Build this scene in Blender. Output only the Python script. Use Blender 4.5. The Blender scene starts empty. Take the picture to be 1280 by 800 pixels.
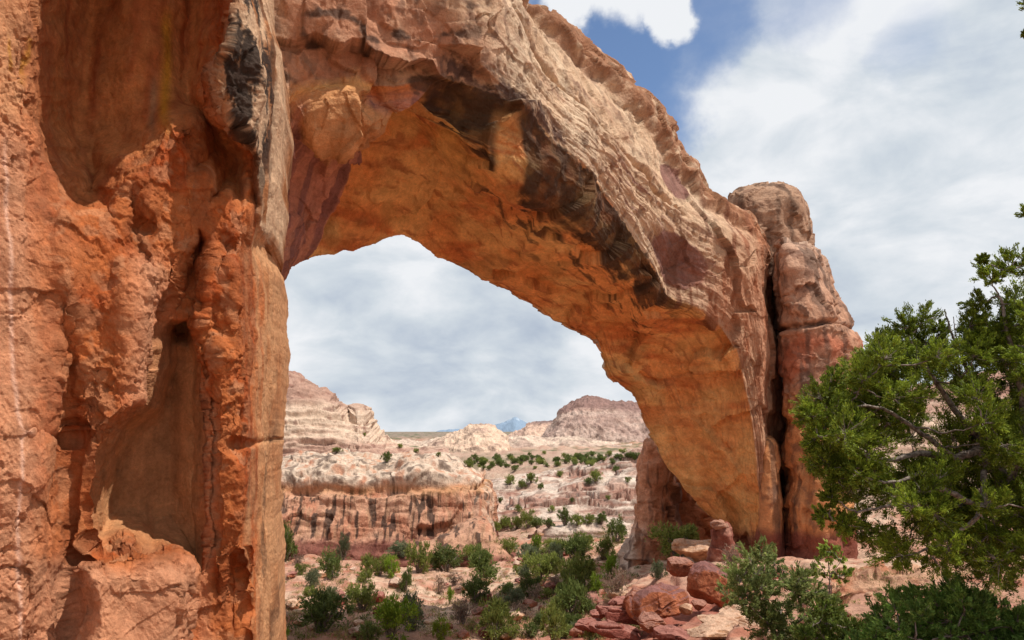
import bpy, math, random
import numpy as np
from mathutils import Vector
R = math.radians
sc = bpy.context.scene
col = sc.collection

# ------------------------------------------------------------------ camera
FPX, PITCH = 865.0, R(9.2)
CAM = np.array([0.0, 0.0, 1.7])
cd = bpy.data.cameras.new('camera'); cam = bpy.data.objects.new('camera', cd); col.objects.link(cam)
cd.sensor_width = 36; cd.lens = FPX / 1280 * 36; cd.clip_start = 0.05; cd.clip_end = 60000
cam.location = CAM; cam.rotation_euler = (R(90) + PITCH, 0, 0); sc.camera = cam

# ------------------------------------------------------------------ light
SUN = Vector((0.42, -0.16, 0.88)).normalized()
sd = bpy.data.lights.new('sun', 'SUN'); sd.energy = 4.6; sd.angle = R(0.6); sd.color = (1, 0.95, 0.87)
so = bpy.data.objects.new('sun', sd); col.objects.link(so); so.location = (20, -20, 60)
so.rotation_euler = SUN.to_track_quat('Z', 'Y').to_euler()
vs = sc.view_settings
vs.view_transform = 'Standard'; vs.look = 'None'; vs.gamma = 1; vs.use_curve_mapping = False; vs.exposure = 0.1
sc.cycles.max_bounces = 8; sc.cycles.diffuse_bounces = 5; sc.cycles.transparent_max_bounces = 8
sc.cycles.use_denoising = True; sc.cycles.sample_clamp_indirect = 6

def pdir(px, py):
    """direction of a picture point, scaled so that its Y component is 1"""
    px = np.asarray(px, float); py = np.asarray(py, float)
    x = (px - 640) / FPX; u = (400 - py) / FPX
    dy = math.cos(PITCH) - u * math.sin(PITCH); dz = math.sin(PITCH) + u * math.cos(PITCH)
    return np.stack([x / dy, np.ones_like(dy), dz / dy], -1)
def at(px, py, Y):
    Y = np.asarray(Y, float)
    return CAM + pdir(px, py) * Y[..., None]

# ------------------------------------------------------------------ world: Nishita sky + broken cloud
w = bpy.data.worlds.new('World'); sc.world = w; w.use_nodes = True
NT = w.node_tree; NT.nodes.clear()
def nd(t, typ, ins=None, **kw):
    n = t.nodes.new(typ)
    for k, v in kw.items(): setattr(n, k, v)
    for k, v in (ins or {}).items():
        s = n.inputs[k]
        if hasattr(v, 'is_output') or isinstance(v, bpy.types.NodeSocket): t.links.new(v, s)
        else: s.default_value = v
    return n
def mth(t, op, a, b=0.0, c=None, clamp=False):
    ins = {0: a, 1: b}
    if c is not None: ins[2] = c
    return nd(t, 'ShaderNodeMath', ins, operation=op, use_clamp=clamp).outputs[0]
def ramp(t, fac, pts, interp='LINEAR'):
    r = nd(t, 'ShaderNodeValToRGB', {0: fac}); e = r.color_ramp; e.interpolation = interp
    while len(e.elements) < len(pts): e.elements.new(0.5)
    for i, (p, c) in enumerate(pts):
        e.elements[i].position = p
        e.elements[i].color = (c, c, c, 1) if isinstance(c, (int, float)) else (*c, 1)
    return r.outputs[0]
def mix(t, f, a, b, mode='MIX'):
    n = nd(t, 'ShaderNodeMix', None, data_type='RGBA', blend_type=mode)
    for k, v in ((0, f), (6, a), (7, b)):
        if isinstance(v, bpy.types.NodeSocket): t.links.new(v, n.inputs[k])
        else: n.inputs[k].default_value = (*v, 1) if isinstance(v, tuple) and len(v) == 3 else v
    return n.outputs[2]
sky = nd(NT, 'ShaderNodeTexSky', None, sky_type='NISHITA', sun_disc=False, sun_elevation=math.asin(SUN.z),
         sun_rotation=math.atan2(SUN.x, SUN.y), altitude=1800, dust_density=0.3, air_density=1.0, ozone_density=1.6)
tc = nd(NT, 'ShaderNodeTexCoord')
sp = nd(NT, 'ShaderNodeSeparateXYZ', {0: tc.outputs['Generated']})
den = mth(NT, 'ADD', mth(NT, 'MAXIMUM', sp.outputs[2], 0.0), 0.45)
pl = nd(NT, 'ShaderNodeCombineXYZ', {0: mth(NT, 'DIVIDE', sp.outputs[0], den), 1: mth(NT, 'DIVIDE', sp.outputs[1], den), 2: 3.7})
warp = nd(NT, 'ShaderNodeTexNoise', {'Vector': pl.outputs[0], 'Scale': 1.1, 'Detail': 3.0})
wv = nd(NT, 'ShaderNodeVectorMath', {0: warp.outputs['Color'], 1: (0.5, 0.5, 0.5)}, operation='SUBTRACT')
ws = nd(NT, 'ShaderNodeVectorMath', {0: wv.outputs[0], 'Scale': 0.7}, operation='SCALE')
pw = nd(NT, 'ShaderNodeVectorMath', {0: pl.outputs[0], 1: ws.outputs[0]}, operation='ADD')
n1 = nd(NT, 'ShaderNodeTexNoise', {'Vector': pw.outputs[0], 'Scale': 1.6, 'Detail': 8.0, 'Roughness': 0.55}).outputs[0]
n2 = nd(NT, 'ShaderNodeTexNoise', {'Vector': pw.outputs[0], 'Scale': 4.0, 'Detail': 10.0, 'Roughness': 0.6}).outputs[0]
wd0 = nd(NT, 'ShaderNodeTexNoise', {'Vector': tc.outputs['Generated'], 'Scale': 7.0, 'Detail': 7.0, 'Roughness': 0.55})
wd1 = nd(NT, 'ShaderNodeVectorMath', {0: wd0.outputs['Color'], 1: (0.5, 0.5, 0.5)}, operation='SUBTRACT')
wd2 = nd(NT, 'ShaderNodeVectorMath', {0: wd1.outputs[0], 'Scale': 0.17}, operation='SCALE')
wdir = nd(NT, 'ShaderNodeVectorMath', {0: tc.outputs['Generated'], 1: wd2.outputs[0]}, operation='ADD').outputs[0]
wdir = nd(NT, 'ShaderNodeVectorMath', {0: wdir}, operation='NORMALIZE').outputs[0]
def blob(px, py, inner, outer):
    d = pdir(px, py); d = d / np.linalg.norm(d)
    dp = nd(NT, 'ShaderNodeVectorMath', {0: wdir, 1: tuple(d)}, operation='DOT_PRODUCT').outputs['Value']
    return nd(NT, 'ShaderNodeMapRange', {0: dp, 1: math.cos(R(outer)), 2: math.cos(R(inner)), 3: 0.0, 4: 1.0}, interpolation_type='SMOOTHSTEP').outputs[0]
blue = 0.0
for (bx, by, i, o, wt) in ((700, 60, 2, 8, 1.0), (780, 45, 2, 8, 1.0), (880, 15, 1, 7, 0.9), (800, 130, 0.5, 6.5, 0.9), (960, -20, 0, 7, 0.6), (1150, 70, 0, 5, 0.42), (1250, 95, 0, 6, 0.25), (1090, 30, 0, 5, .25), (600, -60, 4, 11, 0.8), (870, 230, 0, 5, 0.15)):
    blue = mth(NT, 'MAXIMUM', blue, mth(NT, 'MULTIPLY', blob(bx, by, i, o), wt)) if not isinstance(blue, float) else mth(NT, 'MULTIPLY', blob(bx, by, i, o), wt)
# a small bright cloud inside the blue
wc = mth(NT, 'MAXIMUM', blob(757, 0, 0.0, 4.2), mth(NT, 'MAXIMUM', blob(703, 14, 0.0, 3.2), blob(820, 4, 0.0, 3.0)))
blue = mth(NT, 'SUBTRACT', blue, mth(NT, 'MULTIPLY', wc, mth(NT, 'MULTIPLY', n2, 2.0)))
cov = mth(NT, 'SUBTRACT', mth(NT, 'ADD', mth(NT, 'MULTIPLY', n1, 0.75), mth(NT, 'ADD', mth(NT, 'MULTIPLY', n2, 0.55), 0.14)), blue)
cover = nd(NT, 'ShaderNodeMapRange', {0: cov, 1: -0.25, 2: 0.55, 3: 0.0, 4: 1.0}, interpolation_type='SMOOTHSTEP').outputs[0]
# flat banded cloud bases low down, brighter sheets higher up
low = nd(NT, 'ShaderNodeMapRange', {0: sp.outputs[2], 1: 0.02, 2: 0.42, 3: 0.0, 4: 1.0}).outputs[0]
strat = nd(NT, 'ShaderNodeCombineXYZ', {0: mth(NT, 'MULTIPLY', sp.outputs[0], 2.2), 1: mth(NT, 'MULTIPLY', sp.outputs[1], 2.2), 2: mth(NT, 'MULTIPLY', sp.outputs[2], 4.2)})
n3 = nd(NT, 'ShaderNodeTexNoise', {'Vector': strat.outputs[0], 'Scale': 2.6, 'Detail': 9.0, 'Roughness': 0.52, 'Distortion': 0.3}).outputs[0]
greyb = mth(NT, 'MAXIMUM', blob(430, 375, 2, 13), mth(NT, 'MULTIPLY', blob(600, 385, 0, 9), 0.8))
shade = mth(NT, 'ADD', mth(NT, 'ADD', mth(NT, 'MULTIPLY', n3, 0.80), mth(NT, 'MULTIPLY', n2, 0.28)), mth(NT, 'ADD', mth(NT, 'MULTIPLY', greyb, -0.06), mth(NT, 'MULTIPLY', wc, 0.25)))
shade = mth(NT, 'ADD', shade, mth(NT, 'MULTIPLY', mth(NT, 'SUBTRACT', 1.0, low), 0.05))
shade = mth(NT, 'ADD', shade, mth(NT, 'MULTIPLY', blob(1000, 150, 3, 17), 0.08))
ccol = ramp(NT, shade, [(0.30, (0.37, 0.44, 0.57)), (0.42, (0.50, 0.57, 0.67)), (0.53, (0.66, 0.72, 0.78)), (0.66, (0.88, 0.90, 0.93))])
b1 = nd(NT, 'ShaderNodeBackground', {0: sky.outputs[0], 1: 0.15})
b2 = nd(NT, 'ShaderNodeBackground', {0: ccol, 1: 0.92})
mx = nd(NT, 'ShaderNodeMixShader', {0: cover, 1: b1.outputs[0], 2: b2.outputs[0]})
wo = nd(NT, 'ShaderNodeOutputWorld', {0: mx.outputs[0]})

# ------------------------------------------------------------------ numpy noise
rng = np.random.default_rng(7)
_perm = np.concatenate([rng.permutation(256)] * 3)
_g = rng.normal(size=(256, 3)); _g /= np.linalg.norm(_g, axis=1)[:, None]
def perlin(p):
    sh = p.shape[:-1]; p = p.reshape(-1, 3)
    i = np.floor(p).astype(np.int64); f = p - i; i &= 255
    u = f * f * f * (f * (f * 6 - 15) + 10)
    out = 0
    for dx in (0, 1):
        wx = u[:, 0] if dx else 1 - u[:, 0]
        a = _perm[(i[:, 0] + dx) & 255]
        for dy in (0, 1):
            wy = u[:, 1] if dy else 1 - u[:, 1]
            b = _perm[(a + i[:, 1] + dy) & 255]
            for dz in (0, 1):
                wz = u[:, 2] if dz else 1 - u[:, 2]
                g = _g[_perm[(b + i[:, 2] + dz) & 255]]
                d = g[:, 0] * (f[:, 0] - dx) + g[:, 1] * (f[:, 1] - dy) + g[:, 2] * (f[:, 2] - dz)
                out = out + wx * wy * wz * d
    return (out * 1.5).reshape(sh)
def fbm(p, oct=4, gain=0.5, lac=2.03):
    s = 0; a = 1.0; t = 0
    for k in range(oct):
        s = s + a * perlin(p + 17.3 * k); t += a; p = p * lac; a *= gain
    return s / t
def ridged(p, oct=4, gain=0.5):
    s = 0; a = 1.0; t = 0
    for k in range(oct):
        s = s + a * (1 - 2.2 * np.abs(perlin(p + 9.1 * k))); t += a; p = p * 2.07; a *= gain
    return s / t
def worley(p, seed=0):
    """distance to the nearest and second nearest cell point, and the nearest cell's random number"""
    sh = p.shape[:-1]; p = p.reshape(-1, 3); i = np.floor(p).astype(np.int64); n = len(p)
    f1 = np.full(n, 9.0); f2 = np.full(n, 9.0); idn = np.zeros(n)
    for dx in (-1, 0, 1):
        for dy in (-1, 0, 1):
            for dz in (-1, 0, 1):
                c = i + np.array([dx, dy, dz])
                h = _perm[(_perm[(_perm[(c[:, 0] + seed) & 255] + c[:, 1]) & 255] + c[:, 2]) & 255]
                off = _g[h] * 0.45 + 0.5
                d = np.sqrt(((c + off - p) ** 2).sum(1))
                nr = d < f1
                f2 = np.where(nr, f1, np.minimum(f2, d)); idn = np.where(nr, h / 255.0, idn); f1 = np.where(nr, d, f1)
    return f1.reshape(sh), f2.reshape(sh), idn.reshape(sh)
def facet(p, seed=0, tilt=1.0):
    """broken-rock relief: every cell is its own tilted plane"""
    sh = p.shape[:-1]; p = p.reshape(-1, 3); i = np.floor(p).astype(np.int64); n = len(p)
    f1 = np.full(n, 9.0); out = np.zeros(n)
    for dx in (-1, 0, 1):
        for dy in (-1, 0, 1):
            for dz in (-1, 0, 1):
                c = i + np.array([dx, dy, dz])
                h = _perm[(_perm[(_perm[(c[:, 0] + seed) & 255] + c[:, 1]) & 255] + c[:, 2]) & 255]
                rel = p - (c + _g[h] * 0.45 + 0.5); d = (rel ** 2).sum(1); nr = d < f1
                v = (h / 255.0 - 0.5) * 0.6 + (rel * _g[(h * 7 + 13) & 255]).sum(1) * tilt
                out = np.where(nr, v, out); f1 = np.where(nr, d, f1)
    return out.reshape(sh)
def sstep(a, b, x):
    t = np.clip((x - a) / (b - a), 0, 1); return t * t * (3 - 2 * t)
def lerp(a, b, t):
    return a + (b - a) * t
def cmix(c, d, t):
    return c * (1 - t[..., None]) + np.asarray(d) * t[..., None]
def L(r, g, b):
    c = np.array([r, g, b]) / 255.0
    return np.where(c <= 0.04045, c / 12.92, ((c + 0.055) / 1.055) ** 2.4)
def sdpoly(x, y, poly):
    """signed distance to a polygon, negative inside"""
    d = np.full(x.shape, 1e18); ins = np.zeros(x.shape, bool); n = len(poly)
    for k in range(n):
        ax, ay = poly[k]; bx, by = poly[(k + 1) % n]
        ex, ey = bx - ax, by - ay; wx, wy = x - ax, y - ay
        t = np.clip((wx * ex + wy * ey) / (ex * ex + ey * ey), 0, 1)
        d = np.minimum(d, (wx - ex * t) ** 2 + (wy - ey * t) ** 2)
        c = ((ay > y) != (by > y))
        with np.errstate(divide='ignore', invalid='ignore'):
            xi = ex * (y - ay) / (ey if ey else 1e-9) + ax
        ins ^= c & (x < xi)
    return np.where(ins, -1, 1) * np.sqrt(d)

# ------------------------------------------------------------------ mesh helpers
def tag(o, label=None, cat=None, group=None, kind=None):
    if label: o['label'] = label
    if cat: o['category'] = cat
    if group: o['group'] = group
    if kind: o['kind'] = kind
    return o
def empty(name, loc, *a, **k):
    o = bpy.data.objects.new(name, None); o.location = [float(v) for v in loc]; o.empty_display_size = 0.3
    col.objects.link(o); tag(o, *a, **k); return o
def link(name, me, mat, parent=None):
    o = bpy.data.objects.new(name, me); col.objects.link(o)
    if mat and not me.materials: me.materials.append(mat)
    if parent is not None:
        o.parent = parent; o.matrix_parent_inverse = Matrix_inv(parent)
    return o
def Matrix_inv(p):
    from mathutils import Matrix
    return Matrix.Translation(p.location).inverted()
def mesh_arrays(name, V, F, cols=None, smooth=True):
    """V (n,3), F (m,k) with k = 3 or 4"""
    me = bpy.data.meshes.new(name); n, m, k = len(V), len(F), F.shape[1]
    me.vertices.add(n); me.vertices.foreach_set('co', V.astype(np.float32).ravel())
    me.loops.add(m * k); me.loops.foreach_set('vertex_index', F.astype(np.int32).ravel())
    me.polygons.add(m); me.polygons.foreach_set('loop_start', (np.arange(m) * k).astype(np.int32))
    me.polygons.foreach_set('loop_total', np.full(m, k, np.int32))
    me.update(calc_edges=True); me.validate()
    me.polygons.foreach_set('use_smooth', np.full(len(me.polygons), smooth))
    if cols is not None:
        a = me.color_attributes.new('col', 'FLOAT_COLOR', 'POINT')
        c = np.ones((n, 4), np.float32); c[:, :3] = np.clip(cols, 0.0, 0.95); a.data.foreach_set('color', c.ravel())
    return me
def grid_faces(n, m, wrap):
    i, j = np.meshgrid(np.arange(n - 1), np.arange(m if wrap else m - 1), indexing='ij')
    j2 = (j + 1) % m
    return np.stack([i * m + j, (i + 1) * m + j, (i + 1) * m + j2, i * m + j2], -1).reshape(-1, 4)
def grid_normals(P, wrap=False):
    du = np.gradient(P, axis=0)
    if wrap: dv = (np.roll(P, -1, 1) - np.roll(P, 1, 1)) / 2
    else: dv = np.gradient(P, axis=1)
    n = np.cross(du, dv); l = np.linalg.norm(n, axis=-1, keepdims=True)
    return n / np.maximum(l, 1e-9)
def crom(C, n, axis, wrap=False, k=1.0):
    """resample control net C to n points along an axis: Catmull-Rom blended with straight lines"""
    C = np.moveaxis(C, axis, 0); m = len(C)
    t = np.linspace(0, m if wrap else m - 1, n, endpoint=not wrap); i = np.floor(t).astype(int)
    if not wrap: i = np.minimum(i, m - 2)
    f = (t - i).reshape(-1, *([1] * (C.ndim - 1)))
    if wrap: g = lambda q: C[q % m]
    else: g = lambda q: C[np.clip(q, 0, m - 1)]
    p0, p1, p2, p3 = g(i - 1), g(i), g(i + 1), g(i + 2)
    cr = 0.5 * ((2 * p1) + (-p0 + p2) * f + (2 * p0 - 5 * p1 + 4 * p2 - p3) * f ** 2 + (-p0 + 3 * p1 - 3 * p2 + p3) * f ** 3)
    out = cr * k + (p1 * (1 - f) + p2 * f) * (1 - k)
    return np.moveaxis(out, 0, axis), t
def close_ends(V, F, n, m):
    """fan caps over the first and last ring of a wrapped grid"""
    V = list(V); F3 = []
    c0 = np.mean(V[:m], 0); c1 = np.mean(V[(n - 1) * m:n * m], 0)
    a, b = len(V), len(V) + 1
    j = np.arange(m); j2 = (j + 1) % m
    A = np.stack([np.full(m, a), j, j2, j2], -1); B = np.stack([np.full(m, b), (n - 1) * m + j2, (n - 1) * m + j, (n - 1) * m + j], -1)
    return np.concatenate([np.array(V), [c0, c1]])

# ------------------------------------------------------------------ materials
def rock_mat(name, bump=0.5, scale=1.0, var=0.35, streak=0.0, rough=0.9):
    m = bpy.data.materials.new(name); m.use_nodes = True; t = m.node_tree; b = t.nodes['Principled BSDF']
    at_ = nd(t, 'ShaderNodeAttribute', None, attribute_name='col')
    ge = nd(t, 'ShaderNodeNewGeometry')
    P = ge.outputs['Position']
    a = nd(t, 'ShaderNodeTexNoise', {'Vector': P, 'Scale': 2.2 * scale, 'Detail': 9.0, 'Roughness': 0.65}).outputs[0]
    c = nd(t, 'ShaderNodeTexNoise', {'Vector': P, 'Scale': 11.0 * scale, 'Detail': 8.0, 'Roughness': 0.7}).outputs[0]
    v1 = nd(t, 'ShaderNodeMapRange', {0: a, 1: 0.3, 2: 0.7, 3: 1 - var, 4: 1 + var * 0.8}).outputs[0]
    v2 = nd(t, 'ShaderNodeMapRange', {0: c, 1: 0.3, 2: 0.7, 3: 1 - var * 0.7, 4: 1 + var * 0.5}).outputs[0]
    mul = mth(t, 'MULTIPLY', v1, v2)
    fine = nd(t, 'ShaderNodeTexNoise', {'Vector': P, 'Scale': 55.0 * scale, 'Detail': 5.0, 'Roughness': 0.75}).outputs[0]
    mul = mth(t, 'MULTIPLY', mul, nd(t, 'ShaderNodeMapRange', {0: fine, 1: 0.3, 2: 0.7, 3: 0.8, 4: 1.2}).outputs[0])
    vec = nd(t, 'ShaderNodeVectorMath', {0: at_.outputs['Color'], 'Scale': mul}, operation='SCALE').outputs[0]
    sep = nd(t, 'ShaderNodeSeparateXYZ', {0: P})
    # small darker mineral specks and pale flecks
    sk = nd(t, 'ShaderNodeTexNoise', {'Vector': P, 'Scale': 30.0 * scale, 'Detail': 4.0, 'Roughness': 0.8}).outputs[0]
    skm = nd(t, 'ShaderNodeMapRange', {0: sk, 1: 0.60, 2: 0.74, 3: 0.0, 4: 0.45}).outputs[0]
    outc = mix(t, skm, vec, (0.10, 0.06, 0.045))
    t.links.new(outc, b.inputs['Base Color'])
    b.inputs['Roughness'].default_value = rough; b.inputs['Specular IOR Level'].default_value = 0.15
    vo = nd(t, 'ShaderNodeTexVoronoi', {'Vector': P, 'Scale': 5.0 * scale, 'Detail': 2.0}).outputs[0]
    h = mth(t, 'ADD', mth(t, 'MULTIPLY', a, 0.9), mth(t, 'ADD', mth(t, 'MULTIPLY', c, 0.45), mth(t, 'ADD', mth(t, 'MULTIPLY', vo, 0.12), mth(t, 'MULTIPLY', fine, 0.10))))
    bp = nd(t, 'ShaderNodeBump', {'Height': h, 'Strength': bump, 'Distance': 0.25 / scale})
    t.links.new(bp.outputs[0], b.inputs['Normal'])
    return m
def leaf_mat(name, trans=0.3):
    m = bpy.data.materials.new(name); m.use_nodes = True; t = m.node_tree; b = t.nodes['Principled BSDF']
    a = nd(t, 'ShaderNodeAttribute', None, attribute_name='col')
    oi = nd(t, 'ShaderNodeObjectInfo')
    g = nd(t, 'ShaderNodeMapRange', {0: oi.outputs['Random'], 1: 0.0, 2: 1.0, 3: 0.8, 4: 1.2}).outputs[0]
    vec = nd(t, 'ShaderNodeVectorMath', {0: a.outputs['Color'], 'Scale': g}, operation='SCALE').outputs[0]
    t.links.new(vec, b.inputs['Base Color']); b.inputs['Roughness'].default_value = 0.6; b.inputs['Specular IOR Level'].default_value = 0.25
    tr = nd(t, 'ShaderNodeBsdfTranslucent', {0: vec})
    ms = nd(t, 'ShaderNodeMixShader', {0: trans, 1: b.outputs[0], 2: tr.outputs[0]})
    t.links.new(ms.outputs[0], t.nodes['Material Output'].inputs[0]); return m
def bark_mat():
    m = bpy.data.materials.new('bark'); m.use_nodes = True; t = m.node_tree; b = t.nodes['Principled BSDF']
    P = nd(t, 'ShaderNodeNewGeometry').outputs['Position']
    n = nd(t, 'ShaderNodeTexNoise', {'Vector': P, 'Scale': 25.0, 'Detail': 5.0}).outputs[0]
    t.links.new(ramp(t, n, [(0.35, (0.07, 0.05, 0.04)), (0.65, (0.30, 0.24, 0.20))]), b.inputs['Base Color'])
    b.inputs['Roughness'].default_value = 0.9
    t.links.new(nd(t, 'ShaderNodeBump', {'Height': n, 'Strength': 0.6, 'Distance': 0.02}).outputs[0], b.inputs['Normal'])
    return m
M_NEAR = rock_mat('sandstone_near', 0.65, 1.6, 0.30)
M_ARCH = rock_mat('sandstone_span', 0.55, 0.8, 0.28)
M_MID = rock_mat('sandstone_mid', 0.6, 0.6, 0.32)
M_FAR = rock_mat('sandstone_far', 0.7, 0.12, 0.35)
M_GROUND = rock_mat('desert_ground', 0.6, 1.0, 0.35)
M_LEAF = leaf_mat('juniper_leaf', 0.42); M_BARK = bark_mat()

# ------------------------------------------------------------------ terrain
ctl = [  # (px, py, Y) on the ground, or None py with an explicit z
    (640, 800, 30), (345, 800, 30), (450, 770, 34), (600, 740, 42), (345, 735, 44), (500, 720, 50), (620, 700, 58), (345, 705, 60),
    (480, 700, 62), (680, 690, 60), (700, 664, 80), (640, 664, 80), (770, 690, 52), (810, 708, 44), (850, 705, 42), (720, 720, 46), (700, 760, 36),
    (640, 612, 128), (740, 600, 128), (700, 585, 150), (650, 580, 180), (760, 572, 180), (600, 563, 260), (760, 560, 330), (560, 556, 420),
    (900, 700, 36), (950, 700, 34), (1040, 706, 33), (1120, 700, 30), (1250, 700, 30),
    (725, 800, 24), (800, 800, 20), (900, 800, 16.5), (840, 762, 23), (900, 742, 26), (870, 705, 30), (930, 760, 20), (990, 745, 18), (1060, 722, 20),
    (1100, 760, 12), (1180, 800, 8.5), (1280, 790, 8.0), (1280, 745, 11), (1000, 800, 12), (1400, 760, 9), (1160, 720, 18), (1280, 712, 20)]
pts = [tuple(at(a, b, c)) for a, b, c in ctl]
pts += [(0, 0, 0), (3, 0, 0), (-3, 0, 0), (2, 3, 0.0), (4, 5, 0.1), (0, -8, 0.4), (6, -3, 0.6), (-7, -2, 0.6), (0, 4, -0.7), (-2, 6, -1.8), (-5, 10, -3), (1.5, 8, -2.2), (-1, 14, -4.8), (3, 14, -4.2), (-6, 20, -6), (3, 19, -5.4), (0, 22, -6.2),
        (-40, 60, -8), (-50, 20, -2), (40, 40, -3), (60, 90, -6), (-60, 120, -7), (20, 100, -8), (-30, 100, -8), (30, 150, -5.5),
        (-300, 400, -6), (300, 400, -4), (0, 700, -3), (-800, 900, -4), (800, 900, -3), (0, 3000, 0), (3000, 3000, 0), (-3000, 3000, 0), (0, 12000, 8),
        (0, -60, 2), (0, -1000, 0), (60, 0, 2), (-60, 0, 0), (1000, 0, 0), (-1000, 0, 0)]
pts = np.array(pts)
def tco(x, y):
    r = np.sqrt(x * x + y * y) + 4.0
    lr = np.log(r)
    return np.stack([x / r * 1.6, y / r * 1.6, lr * 1.25], -1)
_q = tco(pts[:, 0], pts[:, 1]); _n = len(pts)
_K = np.linalg.norm(_q[:, None] - _q[None], axis=-1)
_A = np.zeros((_n + 4, _n + 4)); _A[:_n, :_n] = _K + np.eye(_n) * -0.004; _A[:_n, _n] = 1; _A[:_n, _n + 1:] = _q; _A[_n, :_n] = 1; _A[_n + 1:, :_n] = _q.T
_w = np.linalg.solve(_A, np.concatenate([pts[:, 2], np.zeros(4)]))
def zbase(x, y):
    q = tco(x, y); s = q.shape[:-1]; q = q.reshape(-1, 3)
    out = np.empty(len(q))
    for k in range(0, len(q), 20000):
        c = q[k:k + 20000]; d = np.linalg.norm(c[:, None] - _q[None], axis=-1)
        out[k:k + 20000] = d @ _w[:_n] + _w[_n] + c @ _w[_n + 1:]
    return out.reshape(s)
def ground_z(x, y):
    z = zbase(x, y); r = np.sqrt(x * x + y * y)
    P = np.stack([x, y, np.zeros_like(x)], -1)
    amp = np.clip(r / 30, 0.12, 3.0)
    big = fbm(P / 9.0 + 3, 5) * 0.9 * amp
    z = z + big * sstep(5, 14, r)
    # shelving slickrock: terraces of uneven height, tilted a little
    tilt = z + 0.06 * x + 0.35 * fbm(P / 6.0 + 11, 3)
    st = np.where(r < 70, 0.42, np.where(r < 300, 1.1, 3.0))
    q = tilt / st; fr = q - np.floor(q)
    ter = (np.floor(q) + sstep(0.62, 0.95, fr)) * st
    k = sstep(6, 16, r) * np.interp(r, [20, 55, 90, 200], [0.75, 0.6, 0.08, 0.08])
    z = z + (ter - tilt) * k
    z = z + fbm(P / 1.3 + 5, 4) * 0.12 * np.clip(r / 15, 0.3, 2.5) + fbm(P / 0.35 + 15, 3) * 0.035
    return z
# one sheet in rings about the viewer's stand, finer ahead
ang = np.concatenate([np.linspace(-180, -50, 60)[:-1], np.linspace(-50, 50, 560)[:-1], np.linspace(50, 180, 60)[:-1]]) * math.pi / 180
rad = np.concatenate([np.linspace(0.3, 8, 50)[:-1], np.exp(np.linspace(math.log(8), math.log(160), 420))[:-1], np.exp(np.linspace(math.log(160), math.log(26000), 110))])
RR, AA = np.meshgrid(rad, ang, indexing='ij')
GX, GY = RR * np.sin(AA), RR * np.cos(AA)
GZ = ground_z(GX, GY)
GP = np.stack([GX, GY, GZ], -1)
gn = grid_normals(GP, True)
slope = 1 - np.abs(gn[..., 2])
fn = fbm(GP / 5.0 + 2, 4); fn2 = fbm(GP / 1.1 + 20, 4)
c = np.zeros(GP.shape) + L(180, 136, 114)
c = cmix(c, L(196, 164, 140), sstep(-0.12, 0.25, fn))
c = cmix(c, L(160, 96, 72), sstep(0.0, 0.3, fn2) * 0.7)
c = cmix(c, L(128, 78, 62), sstep(0.08, 0.4, slope) * 0.7)
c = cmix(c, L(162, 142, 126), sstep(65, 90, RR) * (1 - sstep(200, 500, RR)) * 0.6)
red = np.exp(-((GX - 5) ** 2 / 22 + (GY - 24) ** 2 / 40)); c = cmix(c, L(150, 80, 66), np.clip(red, 0, 1) * 0.8)
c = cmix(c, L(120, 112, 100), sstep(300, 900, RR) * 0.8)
c = cmix(c, L(70, 84, 48), sstep(0.05, 0.22, fbm(GP / 14.0 + 40, 4)) * sstep(120, 200, RR) * 0.75)
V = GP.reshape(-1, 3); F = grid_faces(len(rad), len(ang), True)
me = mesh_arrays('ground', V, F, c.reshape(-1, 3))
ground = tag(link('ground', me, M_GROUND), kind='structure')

# ------------------------------------------------------------------ lofts
def loft(name, rails, ns, nv, colf, dispf, mat, parent=None, wrap=True, ks=1.0, kv=0.7, flip=None, caps=True):
    """rails[station][k] = (px, py, Y): a solid skin through the sections, displaced along its normals"""
    C = np.array([[at(*p) for p in s] for s in rails])
    P, S = crom(C, ns, 0, False, ks); P, Vv = crom(P, nv, 1, wrap, kv)
    SS, VV = np.meshgrid(S, Vv, indexing='ij')
    N = grid_normals(P, wrap)
    if flip is None:
        i, j = ns // 2, int(nv * 0.35)
        cen = P[i].mean(0); flip = ((P[i] - cen) * N[i]).sum() < 0
    if flip: N = -N
    d = dispf(P, N, SS, VV)
    P = P + N * d[..., None]
    N2 = grid_normals(P, wrap) * (-1 if flip else 1)
    cc = colf(P, N2, SS, VV)
    V = P.reshape(-1, 3); cc = cc.reshape(-1, 3); F = grid_faces(ns, nv, wrap)
    if not flip: pass
    if caps and wrap:
        c0, c1 = P[0].mean(0), P[-1].mean(0); a = len(V); j = np.arange(nv); j2 = (j + 1) % nv
        V = np.concatenate([V, [c0], [c1]]); cc = np.concatenate([cc, cc[:1], cc[-1:]])
        me = bpy.data.meshes.new(name)
        T = np.concatenate([np.stack([F[:, 0], F[:, 1], F[:, 2]], -1), np.stack([F[:, 0], F[:, 2], F[:, 3]], -1),
                            np.stack([np.full(nv, a), j, j2], -1), np.stack([np.full(nv, a + 1), (ns - 1) * nv + j2, (ns - 1) * nv + j], -1)])
        me = mesh_arrays(name, V, T, cc)
    else:
        me = mesh_arrays(name, V, F, cc)
    return link(name, me, mat, parent)

# ------------------------------------------------------------------ the rock arch
ARCH = empty('rock_arch', (0, 24, -6), 'huge orange sandstone arch spanning the picture with dark varnish streaks under its crown', 'rock arch')

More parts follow.
